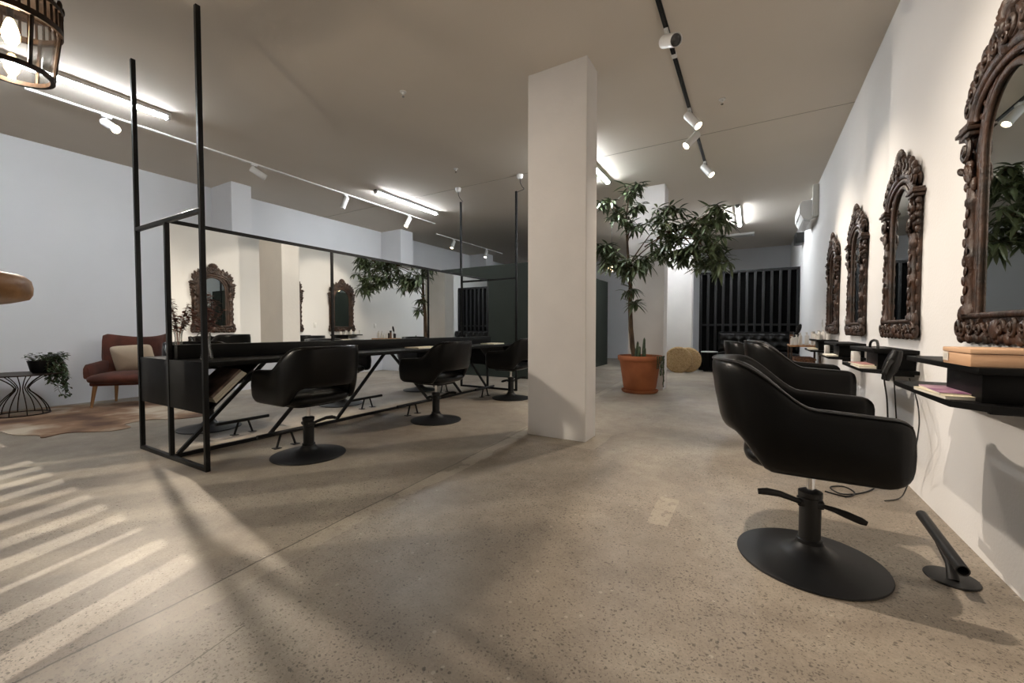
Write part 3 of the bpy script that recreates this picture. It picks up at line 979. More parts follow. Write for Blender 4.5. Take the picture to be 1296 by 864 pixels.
# white product boxes on the lower tiers
def carton(x, y, z, s, lab):
    t = thing('product_carton', lab, 'carton', (x, y, z), 0, 'small white cartons on the wall desks')
    bm = BM(); box(bm, -s[0], s[0], -s[1], s[1], 0, s[2], .002); obj('carton_body', bm, M['bottle_w'], t)
    bm = BM(); box(bm, -s[0] - .001, -s[0] + .001, -s[1] * .6, s[1] * .6, s[2] * .35, s[2] * .7); obj('print_panel', bm, M['label'], t)
carton(.70, 4.16, zz, (.022, .05, .095), 'small white carton on the second wall desk beside the red magazine')
carton(.70, 5.62, zz, (.02, .04, .095), 'small white carton on the third wall desk')

# hair dryer hooked at the near end of the second desk
t = thing('hair_dryer', 'black hair dryer with a dangling cord at the near end of second wall desk', 'hair dryer', (.775, 3.50, .82))
bm = BM()
Mx = Matrix.Translation((0, 0, .02)) @ Euler((math.radians(12), math.radians(14), 0)).to_matrix().to_4x4()
lathe(bm, [(.0005, -.08), (.03, -.08), (.038, -.06), (.04, -.01), (.034, .05), (.026, .08), (.0005, .08)], 18, M=Mx)
obj('dryer_body', bm, M['black_plastic'], t)
bm = BM()
lathe(bm, [(.030, -.07), (.026, -.09), (.022, -.125), (.019, -.125), (.022, -.09), (.022, -.07)], 16, closed=True, M=Mx); obj('nozzle', bm, M['black_plastic'], t)
bm = BM(); tube(bm, smooth([(0, -.02, .03), (-.03, -.05, .01), (-.055, -.065, -.05)]), .016, 12, flat=.75); obj('handle', bm, M['black_plastic'], t)
bm = BM()
tube(bm, smooth([(-.055, -.065, -.05), (-.05, -.06, -.11), (-.03, -.03, -.22), (-.015, .0, -.40), (-.01, .02, -.58), (-.03, .03, -.74), (-.08, -.02, -.808), (-.18, -.16, -.813), (-.28, -.22, -.814), (-.32, -.12, -.814), (-.24, -.06, -.814), (-.20, -.16, -.814), (-.26, -.26, -.814), (-.36, -.22, -.814)]), .0045, 6)
obj('cord', bm, M['black_plastic'], t)
t = thing('dryer_holder', 'black wire holder hoop standing on the second wall desk top', 'dryer holder', (.735, 3.66, .912))
bm = BM()
tube(bm, smooth([(-.02, .13, .004), (-.02, .12, .035), (-.02, .08, .055), (-.02, 0, .062), (-.02, -.06, .055), (-.02, -.085, .03), (-.02, -.09, .004)]), .008, 8); obj('hoop', bm, M['black_plastic'], t)
bm = BM(); box(bm, -.05, .06, -.10, .14, 0, .010, .003); obj('base', bm, M['black_plastic'], t)
t = thing('hanging_cable', 'thin black cable hanging down the wall from the second desk to floor', 'cable', (XR - .02, 3.80, 0))
bm = BM()
tube(bm, smooth([(-.05, 0, .735), (-.04, .0, .60), (-.025, .01, .40), (-.01, .02, .2), (-.03, .03, .03), (-.08, .0, .006), (-.14, -.06, .006)]), .004, 6)
obj('cable_line', bm, M['black_plastic'], t)
t = thing('looped_cable', 'thin black cable looping out beside the front of the nearest right chair', 'cable', (XR - .03, 3.30, 0))
bm = BM()
tube(bm, smooth([(-.02, .25, .735), (-.02, .10, .62), (-.04, -.03, .52), (-.06, -.09, .43), (-.05, -.03, .36), (-.03, .08, .22), (-.05, .14, .04), (-.10, .06, .006), (-.18, -.02, .006)]), .0035, 6)
obj('cable_line', bm, M['black_plastic'], t)

# near footrest
t = thing('footrest', 'black tube footrest on a round foot by the right wall, nearest the lens', 'footrest', (.735, 2.40, 0), 0, 'floor footrests along the right wall')
bm = BM(); lathe(bm, [(.0005, 0), (.085, 0), (.087, .004), (.085, .008), (.0005, .010)], 36); obj('foot_plate', bm, M['base'], t)
bm = BM()
tube(bm, [(0, -.02, .006), (0, .01, .06), (-.02, .07, .125)], [.020, .018, .016], 12)
obj('stem', bm, M['base'], t)
bm = BM()
a, b = Vector((-.02, -.17, .115)), Vector((-.02, .29, .155))
n = 18
rings = []
for p, r in ((a, .021), (b, .021), (b, .017), (a, .017)):
    rings.append([p + Vector((r * math.cos(2 * PI * k / n), 0, r * math.sin(2 * PI * k / n))) for k in range(n)])
loft(bm, rings, closed=True)
obj('foot_tube', bm, M['base'], t)
dup(t, (.735, 3.95, 0), 0, 'black tube footrest before the second chair along the right wall')
dup(t, (.735, 5.38, 0), 0, 'black tube footrest before the third chair along the right wall')

# ------------------------------------------------------------------ bottles, trolley
def bottle(x, y, z, r, h, m, lab, kind=0):
    h *= .8; r *= .92
    t = thing('product_bottle', lab, 'bottle', (x, y, z), 0, 'hair product bottles by the farthest mirror')
    bm = BM()
    if kind == 0:
        lathe(bm, [(.0005, 0), (r, 0), (r, h * .68), (r * .85, h * .76), (r * .35, h * .82), (r * .35, h * .84), (.0005, h * .84)], 16)
    else:
        lathe(bm, [(.0005, 0), (r, 0), (r * 1.02, h * .3), (r, h * .8), (.0005, h * .8)], 16)
    obj('bottle_body', bm, M[m], t)
    bm = BM()
    if kind == 0:
        lathe(bm, [(r * .42, h * .82), (r * .42, h * .93), (r * .25, h), (.0005, h)], 12)
        tube(bm, [(0, 0, h * .97), (-r * .9, 0, h * .97)], r * .16, 6)
    else:
        lathe(bm, [(.0005, h * .79), (r * 1.04, h * .79), (r * 1.04, h), (.0005, h)], 16)
    obj('cap', bm, M['bottle_k'] if m == 'bottle_b' else M['bottle_w'], t)
t = thing('salon_trolley', 'dark trolley with wicker baskets beyond the farthest wall desk', 'trolley', (.66, 8.05, 0))
bm = BM(); box(bm, -.16, .24, -.34, .34, .775, .80, .003); obj('top_board', bm, M['oak'], t)
for sx in (-.14, .22):
    for sy in (-.32, .32):
        bm = BM(); box(bm, sx - .014, sx + .014, sy - .014, sy + .014, 0, .775, .002); obj('leg', bm, M['wood_dark'], t)
bm = BM(); box(bm, -.15, .23, -.33, .33, .36, .38, .003); obj('shelf', bm, M['oak'], t)
def basket(x, y, z, lab):
    t = thing('wicker_basket', lab, 'basket', (x, y, z), 0, 'wicker baskets in the trolley')
    bm = BM()
    box(bm, -.13, .13, -.145, .145, 0, .20, .03)
    obj('basket_body', bm, M['wicker'], t)
    bm = BM()
    tube(bm, [(-.13, -.145, .2), (.13, -.145, .2), (.13, .145, .2), (-.13, .145, .2)], .014, 6, closed=True); obj('rim', bm, M['wicker'], t)
basket(.70, 7.88, .381, 'wicker basket in the trolley, nearer one')
basket(.70, 8.22, .381, 'wicker basket in the trolley, farther one')
bl = [(.53, 7.80, .80, .026, .17, 'bottle_w', 0), (.56, 7.92, .80, .024, .15, 'bottle_w', 1), (.54, 8.06, .80, .030, .26, 'bottle_b', 1),
      (.60, 7.98, .80, .025, .20, 'bottle_w', 0), (.64, 7.84, .80, .028, .24, 'bottle_w', 0), (.66, 8.10, .80, .028, .22, 'bottle_k', 0),
      (.72, 7.80, .80, .030, .25, 'bottle_w', 0), (.80, 7.86, .80, .028, .24, 'bottle_w', 0), (.58, 7.76, .80, .022, .09, 'bottle_w', 1)]
bn = ['short white pump bottle at front of trolley top', 'white capped bottle beside the tall brown one', 'tall brown capped bottle at trolley corner',
      'white pump bottle in the middle of trolley top', 'tall white pump bottle near trolley front edge', 'dark pump bottle behind the white ones on trolley',
      'white pump bottle toward the wall on trolley', 'white pump bottle against the wall on trolley', 'low white jar on trolley front corner']
for a, l in zip(bl, bn):
    bottle(*a[:6], l, a[6])
for i, (x, y, r, h, k) in enumerate(((.73, 7.18, .026, .13, 1), (.80, 7.12, .03, .15, 0), (.74, 7.05, .03, .09, 1), (.83, 7.00, .03, .16, 0), (.75, 6.92, .034, .08, 1), (.84, 6.86, .03, .13, 1), (.76, 6.76, .034, .07, 1), (.85, 6.70, .03, .10, 1))):
    bottle(x, y, .912, r, h, 'bottle_w', ['white capped bottle at far end of the farthest wall desk', 'white pump bottle near far end of the farthest wall desk', 'squat white jar third from far end of that desk',
           'tall white pump bottle under the farthest carved mirror', 'low white jar at front middle of the farthest desk', 'white capped bottle behind the low middle jar', 'low white jar nearest the lens on farthest desk', 'white capped bottle by the wall at near end of farthest desk'][i], k)
t = thing('paddle_brush', 'black paddle brush standing up among the trolley bottles', 'brush', (.60, 8.26, .80))
bm = BM(); lathe(bm, [(.0005, 0), (.035, 0), (.038, .12), (.034, .12), (.031, .01), (.0005, .01)], 16); obj('brush_cup', bm, M['bottle_k'], t)
bm = BM(); tube(bm, [(0, 0, .01), (.02, 0, .16)], .008, 8)
blob(bm, (.05, 0, .25), (.035, .014, .09), (0, .3, 0)); obj('brush', bm, M['black_plastic'], t)

# ------------------------------------------------------------------ air conditioner and back corner
t = thing('air_conditioner', 'white wall mounted split air conditioner high on the right wall', 'air conditioner', (XR, 9.15, 2.92))
bm = BM()
rings = []
for yy in (-.46, .46):
    rings.append([(0, yy, .02), (-.12, yy, 0), (-.20, yy, .03), (-.235, yy, .10), (-.245, yy, .30), (-.22, yy, .335), (0, yy, .335)])
loft(bm, rings); obj('casing', bm, M['white_metal'], t, 30)
bm = BM(); box(bm, -.19, -.10, -.42, .42, -.012, .008, .003, rot=Euler((0, .3, 0)).to_matrix().to_4x4()); obj('louvre', bm, M['white_metal'], t)
bm = BM(); box(bm, -.255, -.243, -.44, .44, .12, .30, .003); obj('front_panel', bm, M['white_metal'], t)
bm = BM(); box(bm, -.085, 0, -.58, -.49, .02, .56, .015); box(bm, -.07, 0, -.50, -.45, .08, .2, .01); obj('pipe_duct', bm, M['grey_plastic'], t)
t = tag(obj('wall_mounted_speaker', (lambda b: (box(b, -.16, 0, -.2, .2, -.11, .11, .01), b)[1])(BM()), M['black_plastic'], None, 40, (XR - .001, 11.0, 3.02)), 'small black box fixed high on the right wall beyond air conditioner', 'speaker')
t = thing('ceiling_diffuser', 'small white rectangular ceiling plate beyond the farthest batten light', 'ceiling vent', (-.33, 12.3, H))
bm = BM(); box(bm, -.32, .32, -.16, .16, -.05, 0, .006); obj('plate', bm, M['white_metal'], t)
bm = BM(); box(bm, -.28, .28, -.12, .12, -.056, -.049, .002); obj('grille', bm, M['grey_plastic'], t)
t = thing('wall_vent', 'square white vent high on far left wall above the green partition', 'vent', (XL, 11.9, 3.2))
bm = BM(); box(bm, 0, .05, -.22, .22, -.18, .18, .01); obj('vent_frame', bm, M['grey_plastic'], t)
bm = BM()
for k in range(6):
    box(bm, .05, .056, -.18, .18, -.15 + .05 * k, -.13 + .05 * k)
obj('louvre', bm, M['white_metal'], t)

# ------------------------------------------------------------------ slat screen
SY = 11.56
t = thing('slat_screen', 'tall black timber slat screen closing the back of the room', 'screen', (-.14, SY, 0))
x0, x1 = -1.06, 1.05
bm = BM(); box(bm, x0, x1, -.03, .03, 2.43, 2.49, .003); obj('top_rail', bm, M['slat'], t)
bm = BM(); box(bm, x0, x1, -.015, .03, 1.13, 1.18, .003); obj('middle_rail', bm, M['slat'], t)
bm = BM(); box(bm, x0, x1, -.03, .03, 0, .06, .003); obj('bottom_rail', bm, M['slat'], t)
for k in range(13):
    x = x0 + .03 + (x1 - x0 - .06) * k / 12
    bm = BM(); box(bm, x - .028, x + .028, -.045, .02, .06, 2.43, .003); obj('slat', bm, M['slat'], t)
bm = BM(); box(bm, x0, x1, .035, .05, 0, 2.49); obj('backing_panel', bm, M['void'], t)

# tufted bench
t = thing('tufted_bench', 'black button tufted bench sofa in front of the slat screen', 'bench', (.12, 11.03, 0))
bm = BM(); box(bm, -.86, .78, -.26, .40, .05, .36, .02); obj('plinth', bm, M['leather'], t)
bm = BM(); pillow(bm, (-.04, -.02, .45), .82, .33, .095, 8, 48, 10, 3); obj('seat_cushion', bm, M['leather'], t)
bm = BM()
nx, nz = 82, 24
V = [[None] * (nz + 1) for _ in range(nx + 1)]
for i in range(nx + 1):
    for j in range(nz + 1):
        X = -.86 + 1.64 * i / nx; Z = .52 + .46 * j / nz
        u, v = X / .205, (Z - .52) / .153
        d = 9
        for r in range(0, 4):
            off = .5 if r % 2 else 0
            du = (u + off) - round(u + off); dv = v - r - .5
            d = min(d, math.hypot(du * 1.3, dv))
        e = min(1, (min(i, nx - i) + .2) / 3, (min(j, nz - j) + .2) / 3)
        V[i][j] = bm.verts.new((X, .34 - .07 * e - .05 * min(1, d * 1.6) * e, Z))
for i in range(nx):
    for j in range(nz):
        bm.faces.new((V[i][j], V[i + 1][j], V[i + 1][j + 1], V[i][j + 1]))
box(bm, -.86, .78, .33, .42, .50, .985, .015)
obj('tufted_back', bm, M['leather'], t, 80)

# drum side table with pale top
t = thing('drum_side_table', 'black ribbed drum side table with white top beside the bench', 'side table', (-.93, 11.28, 0))
bm = BM(); lathe(bm, [(.0005, .475), (.19, .475), (.195, .485), (.19, .497), (.0005, .497)], 36); obj('table_top', bm, M['stone'], t)
for k in range(18):
    a = 2 * PI * k / 18
    bm = BM(); tube(bm, [(.13 * math.cos(a), .13 * math.sin(a), .0), (.17 * math.cos(a), .17 * math.sin(a), .475)], .007, 6); obj('rod', bm, M['black_steel'], t)
bm = BM(); lathe(bm, [(.12, 0), (.14, 0), (.14, .012), (.12, .012)], 30, closed=True); obj('base_ring', bm, M['black_steel'], t)

# woven poufs standing on edge
def pouf(x, y, r, th, rz, tilt, lab):
    t = thing('woven_pouf', lab, 'pouf', (x, y, r - .004), rz, 'round woven poufs on edge')
    bm = BM()
    rings = []
    prof = []
    nt_ = 12
    for i in range(nt_ + 1):        # coiled rope face, rim, back
        prof.append((r * .96 * i / nt_ + .004, th / 2 * (1 - .12 * (i / nt_) ** 2) + (.008 if i % 2 else 0)))
    for i in range(1, 8):
        a = PI / 2 - PI * i / 8
        prof.append((r * .96 + r * .04 * math.cos(a) + (.008 if i % 2 else 0), th / 2 * .88 * math.sin(a)))
    for i in range(nt_, -1, -1):
        prof.append((r * .96 * i / nt_ + .004, -th / 2 * (1 - .12 * (i / nt_) ** 2) - (.008 if i % 2 else 0)))
    Mx = Euler((math.radians(90) + tilt, 0, 0)).to_matrix().to_4x4()
    lathe(bm, prof, 40, M=Mx)
    obj('woven_cover', bm, M['jute'], t, 60)
pouf(-1.55, 10.62, .31, .20, math.radians(2), .06, 'round woven jute pouf on edge, front one against the far pillar')
pouf(-1.37, 10.87, .30, .17, math.radians(8), .06, 'round woven jute pouf on edge, behind the front pouf')

# ------------------------------------------------------------------ potted tree
PX, PY = -1.62, 6.97
t = thing('potted_tree', 'tall leafy indoor tree in a terracotta pot before the second pillar', 'potted tree', (PX, PY, 0))
bm = BM()
lathe(bm, [(.0005, .045), (.235, .045), (.262, .09), (.318, .48), (.326, .53), (.352, .535), (.358, .55), (.358, .605), (.350, .615), (.325, .612), (.318, .56), (.0005, .555)], 48)
obj('pot', bm, M['terra'], t)
bm = BM(); lathe(bm, [(.0005, .0), (.265, 0), (.285, .015), (.295, .05), (.285, .052), (.27, .02), (.0005, .015)], 40); obj('saucer', bm, M['terra'], t)
bm = BM(); lathe(bm, [(.318, .556), (.31, .575), (.2, .582), (.0005, .585)], 30); obj('soil', bm, M['soil'], t)
def lp(p): return Vector((p[0] - PX, p[1] - PY, p[2]))
tr = BM()
trunk = [(-1.70, 6.97, .56), (-1.74, 6.95, .75), (-1.76, 6.92, 1.05), (-1.77, 6.9, 1.4), (-1.76, 6.86, 1.75), (-1.78, 6.83, 2.1), (-1.80, 6.78, 2.5), (-1.79, 6.68, 2.85), (-1.73, 6.58, 3.12)]
tube(tr, [lp(p) for p in trunk], [.046, .043, .040, .035, .030, .024, .018, .012, .006], 10)
tips = []
def branch(p0, p1, r0=.012, lift=.08):
    a, b = lp(p0), lp(p1)
    mid = a.lerp(b, .5) + Vector((0, 0, lift))
    pts = []
    for i in range(8):
        f = i / 7
        pts.append(a * (1 - f) ** 2 + mid * 2 * f * (1 - f) + b * f * f)
    tube(tr, pts, [r0 * (1 - .75 * i / 7) for i in range(8)], 7)
    return b
B = [  # (start, tip, radius of leaf cloud, twigs)
    ((-1.79, 6.68, 2.85), (-1.68, 6.52, 3.22), .13, 5),
    ((-1.80, 6.70, 2.80), (-2.10, 6.6, 3.08), .12, 4),
    ((-1.80, 6.75, 2.6), (-1.88, 6.58, 2.92), .14, 5),
    ((-1.80, 6.78, 2.5), (-1.60, 6.62, 2.95), .12, 3),
    ((-1.80, 6.78, 2.45), (-1.62, 6.65, 2.66), .15, 5),
    ((-1.78, 6.83, 2.1), (-1.15, 6.6, 2.78), .17, 7),
    ((-1.78, 6.83, 2.1), (-1.10, 6.5, 2.48), .19, 8),
    ((-1.5, 6.7, 2.35), (-.80, 6.45, 2.52), .17, 7),
    ((-1.3, 6.62, 2.45), (-.52, 6.4, 2.52), .19, 8),
    ((-1.1, 6.55, 2.4), (-.46, 6.35, 2.22), .18, 7),
    ((-1.1, 6.55, 2.4), (-.80, 6.45, 2.18), .17, 7),
    ((-1.2, 6.6, 2.3), (-1.05, 6.5, 2.20), .16, 6),
    ((-1.76, 6.86, 1.75), (-2.06, 6.55, 2.32), .18, 7),
    ((-1.76, 6.86, 1.75), (-1.95, 6.5, 2.12), .16, 7),
    ((-1.76, 6.86, 1.75), (-1.72, 6.48, 2.06), .18, 7),
    ((-1.77, 6.85, 1.9), (-1.52, 6.6, 2.10), .14, 4),
    ((-1.77, 6.85, 1.9), (-1.30, 6.6, 2.24), .15, 4),
    ((-1.77, 6.9, 1.4), (-1.70, 6.82, 1.50), .08, 2),
    ((-1.77, 6.9, 1.3), (-1.74, 6.78, 1.66), .08, 2),
    ((-.8, 6.45, 2.5), (-.42, 6.3, 2.68), .10, 4),
    ((-.8, 6.45, 2.45), (-.50, 6.35, 1.96), .15, 5),
    ((-.9, 6.5, 2.4), (-.66, 6.4, 2.0), .13, 4),
]
fol = BM()
rg = random.Random(21)
def rosette(p, L0, k):
    ph = rg.uniform(0, 2 * PI)
    for i in range(k):
        a = ph + 2 * PI * i / k + rg.uniform(-.3, .3)
        el = rg.uniform(-.95, .6)
        d = Vector((math.cos(a) * math.cos(el), math.sin(a) * math.cos(el), math.sin(el)))
        leaf_quad(fol, p + d * .012, d, (0, 0, 1), L0 * rg.uniform(.7, 1.2), rg.uniform(.021, .031), rg.uniform(.05, .45), 5, .3)
for p0, p1, R, k in B:
    e = branch(p0, p1)
    for i in range(int(k * 1.55)):
        a = rg.uniform(0, 2 * PI); el = rg.uniform(-1.1, 1.0)
        q = e + Vector((math.cos(a) * math.cos(el) * R, math.sin(a) * math.cos(el) * R * .9, math.sin(el) * R * .85)) * rg.uniform(.5, 1.35)
        tube(tr, [e, e.lerp(q, .5) + Vector((0, 0, .015)), q], [.005, .004, .0025], 5)
        rosette(q, .185, rg.randint(6, 9))
        rosette(e.lerp(q, .5), .16, 3)
obj('trunk', tr, M['bark'], t); obj('foliage', fol, M['leaf'], t, 0)
bm = BM()
for (x, y, h) in ((-.02, -.12, .28), (.02, -.15, .20), (.08, -.10, .34), (.10, -.14, .18), (-.04, -.10, .18)):
    tube(bm, [(x, y, .57), (x + .005, y, .57 + h * .5), (x + .012, y - .005, .57 + h * .9), (x + .012, y - .005, .57 + h)], [.026, .026, .018, .005], 8)
obj('cactus', bm, M['leaf_dark'], t)
bm = BM()
for k in range(16):
    a = rg.uniform(0, 2 * PI); r = rg.uniform(.12, .28)
    leaf_quad(bm, Vector((.08 + r * .8 * math.cos(a), r * math.sin(a), .585)), (math.cos(a), math.sin(a), .5), (0, 0, 1), .12, .018, .3, 3)
obj('low_succulent', bm, M['leaf_dark'], t, 0)
for k in range(9):
    bm = BM()
    a = -.55 + .10 * k
    p = Vector((.34 * math.cos(a), .34 * math.sin(a), .60))
    n = 7 + rg.randint(0, 12)
    for j in range(n):
        q = Vector((.375 * math.cos(a), .375 * math.sin(a), .60 - .028 * j))
        blob(bm, q + Vector((rg.uniform(-.006, .006), rg.uniform(-.006, .006), 0)), (.010, .010, .017), (0, 0, 0), 6, 4)
    obj('trailing_stem', bm, M['leaf_dark'], t)

# ------------------------------------------------------------------ lantern
LX, LY, LZ = -2.977, .501, 2.245
HL = (H - LZ) / .8
t = thing('hanging_lantern', 'aged bronze glass lantern with a glowing bulb at upper left corner', 'lantern', (LX, LY, LZ))
t.scale = (.58, .58, .8)
def hoop_ring(bm, r, z0, z1, th, n=40):
    lathe(bm, [(r, z0), (r, z1), (r - th, z1), (r - th, z0)], n, closed=True)
bm = BM(); hoop_ring(bm, .235, -.012, .012, .03); obj('bottom_ring', bm, M['bronze'], t)
bm = BM(); hoop_ring(bm, .29, .27, .305, .02); hoop_ring(bm, .293, .40, .425, .02); 
for k in range(36):
    a = 2 * PI * k / 36
    box(bm, .281 * math.cos(a) - .008, .281 * math.cos(a) + .008, .281 * math.sin(a) - .008, .281 * math.sin(a) + .008, .30, .405, .002)
for k in range(18):
    a = 2 * PI * k / 18
    blob(bm, (.283 * math.cos(a), .283 * math.sin(a), .445), (.018, .018, .03), (0, 0, 0), 8, 5)
obj('crown_gallery', bm, M['bronze'], t)
for k in range(6):
    a = 2 * PI * k / 6 + .25
    bm = BM(); tube(bm, [(.225 * math.cos(a), .225 * math.sin(a), .0), (.27 * math.cos(a), .27 * math.sin(a), .28)], .013, 6); obj('strap', bm, M['bronze'], t)
bm = BM(); lathe(bm, [(.212, .012), (.255, .27), (.252, .27), (.209, .012)], 40, closed=True); obj('glass_shade', bm, M['glass'], t)
bm = BM()
lathe(bm, [(.29, .42), (.26, .46), (.16, .52), (.08, .58), (.05, .66), (.03, .70), (.0005, .71)], 30); 
obj('cap_dome', bm, M['bronze'], t)
bm = BM(); tube(bm, [(0, 0, .55), (0, 0, .295)], .02, 10); obj('lamp_holder', bm, M['bronze'], t)
bm = BM(); lathe(bm, [(.0005, .15), (.03, .155), (.048, .18), (.05, .21), (.038, .25), (.02, .29), (.0005, .30)], 20); obj('bulb', bm, M['bulb'], t)
bm = BM()
z = .70
k = 0
while z < HL - .04:
    pts = [(.014 * math.cos(2 * PI * i / 12) * (1 if k % 2 else 0), .014 * math.cos(2 * PI * i / 12) * (0 if k % 2 else 1), z + .022 + .03 * math.sin(2 * PI * i / 12)) for i in range(12)]
    tube(bm, pts, .004, 5, closed=True)
    z += .045; k += 1
lathe(bm, [(.0005, HL), (.06, HL), (.055, HL - .025), (.02, HL - .04), (.0005, HL - .04)], 20)
obj('chain', bm, M['bronze'], t)
ld = bpy.data.lights.new('lantern_glow', 'POINT'); ld.energy = 26; ld.color = (1, .82, .62); ld.shadow_soft_size = .012
lo = bpy.data.objects.new('lantern_glow', ld); COL.objects.link(lo); lo.parent = t; lo.location = (0, 0, .13)

# small globe pendant far behind the tree
t = thing('globe_pendant', 'small glowing warm globe pendant seen through the tree leaves', 'pendant lamp', (-2.88, 9.5, H))
bm = BM(); lathe(bm, [(.0005, 0), (.05, 0), (.045, -.02), (.0005, -.025)], 16); obj('ceiling_rose', bm, M['black_plastic'], t)
bm = BM(); tube(bm, [(0, 0, -.02), (0, 0, -.96)], .004, 6); obj('flex', bm, M['black_plastic'], t)
bm = BM(); lathe(bm, [(.0005, -.93), (.02, -.93), (.022, -.99), (.0005, -.99)], 12); obj('lamp_cap', bm, M['bronze'], t)
bm = BM(); blob(bm, (0, 0, -1.06), (.075, .075, .075), (0, 0, 0), 20, 12); obj('globe', bm, M['globe'], t)

# ------------------------------------------------------------------ wood slab bar table at the left edge
t = thing('slab_bar_table', 'thick honey coloured wooden slab with a rounded edge at the left picture edge', 'bar table', (-2.22, .125, 0))
bm = BM()
rings = []
for i in range(9):
    yy = -.62 + .0 * i
K = 28
out = []
for k in range(K):
    a = 2 * PI * k / K
    c, s = math.cos(a), math.sin(a)
    out.append((.42 * math.copysign(abs(c) ** .45, c) * (1 + .03 * math.sin(3 * a + 1)), .245 * math.copysign(abs(s) ** .7, s) * (1 + .025 * math.sin(5 * a))))
lev = [(.90, 0), (.965, .006), (.995, .022), (1.0, .045), (.985, .068), (.95, .080), (.90, .084)]
for f, z in lev:
    rings.append([(x * f, y * f, 1.138 + z * .95) for x, y in out])
loft(bm, rings); obj('slab_top', bm, M['slab'], t, 50)
for (x, y) in ((-.28, -.06), (.12, -.06), (-.28, .20), (.08, .20)):
    bm = BM(); bar(bm, (x, y - .08, 0), (x, y - .08, 1.14), .035, .035); obj('leg', bm, M['black_steel'], t)

# ------------------------------------------------------------------ sitting corner by the left wall
CX, CY, CR = -7.56, 2.24, math.radians(-41)
t = thing('wingback_armchair', 'rust brown velvet wingback armchair with wooden legs by the left wall', 'armchair', (CX, CY, .008), CR)
# local: +x is the front
bm = BM(); pillow(bm, (.02, 0, .375), .36, .335, .085, 5, 44, 12, 2.6); obj('seat_cushion', bm, M['velvet'], t)
bm = BM(); box(bm, -.28, .30, -.29, .29, .285, .345, .02); obj('seat_frame', bm, M['velvet'], t)
bm = BM()
rings = []
for i in range(25):
    f = i / 24
    y = -.37 + .74 * f
    wy = abs(y) / .37
    fwd = .20 * wy ** 3
    zt = .93 + .055 * wy ** 2 - (.03 if wy > .98 else 0)
    zb = .34
    ring = []
    for k in range(14):
        a = 2 * PI * k / 14
        c, s = math.cos(a), math.sin(a)
        z = (zt + zb) / 2 + (zt - zb) / 2 * math.copysign(abs(s) ** .35, s)
        xx = -.31 + fwd - (z - .4) * .16 + .05 * c * (.4 if i in (0, 24) else 1)
        sc = 1 - .16 * (1 - sstep(.34, .75, z))
        ring.append((xx, y * sc, z))
    rings.append(ring)
loft(bm, rings); obj('wing_back', bm, M['velvet'], t, 60)
for s in (-1, 1):
    bm = BM()
    rings = []
    for i in range(12):
        f = i / 11
        x = -.30 + .56 * f
        zt = .62 - .05 * f - (.03 if i == 11 else 0); w = .045 if i not in (0, 11) else .03
        rings.append([(x, s * .335 + w * math.copysign(abs(math.cos(a)) ** .6, math.cos(a)), (zt + .38) / 2 + (zt - .38) / 2 * math.copysign(abs(math.sin(a)) ** .5, math.sin(a))) for a in [2 * PI * k / 12 for k in range(12)]])
    loft(bm, rings); obj('armrest', bm, M['velvet'], t, 60)
for sx, sy in ((.24, .25), (.24, -.25), (-.22, .24), (-.22, -.24)):
    bm = BM(); tube(bm, [(sx * 1.15, sy * 1.12, 0), (sx, sy, .30)], [.014, .026], 12); obj('leg', bm, M['oak'], t)
q = thing('scatter_cushion', 'square beige linen cushion leaning in the rust armchair', 'cushion', (CX, CY, 0), CR)
bm = BM()
Rm = Euler((0, math.radians(-68), 0)).to_matrix() 
pillow(bm, (-.10, .02, .63),   .21, .23, .075, 9, 40, 12, 2.0, rot=Euler((math.radians(8), math.radians(-66), 0)).to_matrix())
obj('cushion_cover', bm, M['linen'], q, 60)

# side table
t = thing('wire_side_table', 'round side table on an hourglass of thin metal rods at far left', 'side table', (-7.70, 1.28, .008))
bm = BM(); lathe(bm, [(.0005, .485), (.36, .485), (.365, .492), (.36, .50), (.0005, .50)], 44); obj('table_top', bm, M['bronze'], t)
for k in range(10):
    a = 2 * PI * k / 10
    pts = []
    for i in range(13):
        z = .485 * i / 12
        u = (z - .31) / .31 if z < .31 else (z - .31) / .175
        r = .055 + .20 * abs(u) ** 1.7 if z < .31 else .055 + .18 * abs(u) ** 1.6
        if z < .31: r = .045 + .185 * (1 - (1 - abs(u)) ** 1.8)
        pts.append((r * math.cos(a), r * math.sin(a), z))
    bm = BM(); tube(bm, pts, .0055, 6); obj('rod', bm, M['bronze'], t)
bm = BM(); hoop_ring(bm, .238, 0, .012, .014); obj('base_ring', bm, M['bronze'], t)
# trailing plant on it
t = thing('trailing_pot_plant', 'trailing ivy in a dark pot spilling over the wire side table', 'potted plant', (-7.62, 1.44, .512))
bm = BM(); lathe(bm, [(.0005, 0), (.085, 0), (.10, .02), (.125, .14), (.128, .15), (.118, .15), (.112, .13), (.0005, .12)], 28); obj('pot', bm, M['black_plastic'], t)
bm = BM(); sv = BM()
rg = random.Random(5)
for k in range(38):
    a = rg.uniform(-2.0, 2.6); r = rg.uniform(.06, .17)
    p = Vector((r * math.cos(a) * .8, .05 + r * math.sin(a), .15 + rg.uniform(0, .08)))
    for j in range(6):
        aa = rg.uniform(0, 2 * PI)
        leaf_quad(bm, p + Vector((rg.uniform(-.03, .03), rg.uniform(-.03, .03), rg.uniform(-.02, .03))), (math.cos(aa), math.sin(aa), rg.uniform(-.3, .5)), (0, 0, 1), .05, .018, .3, 3)
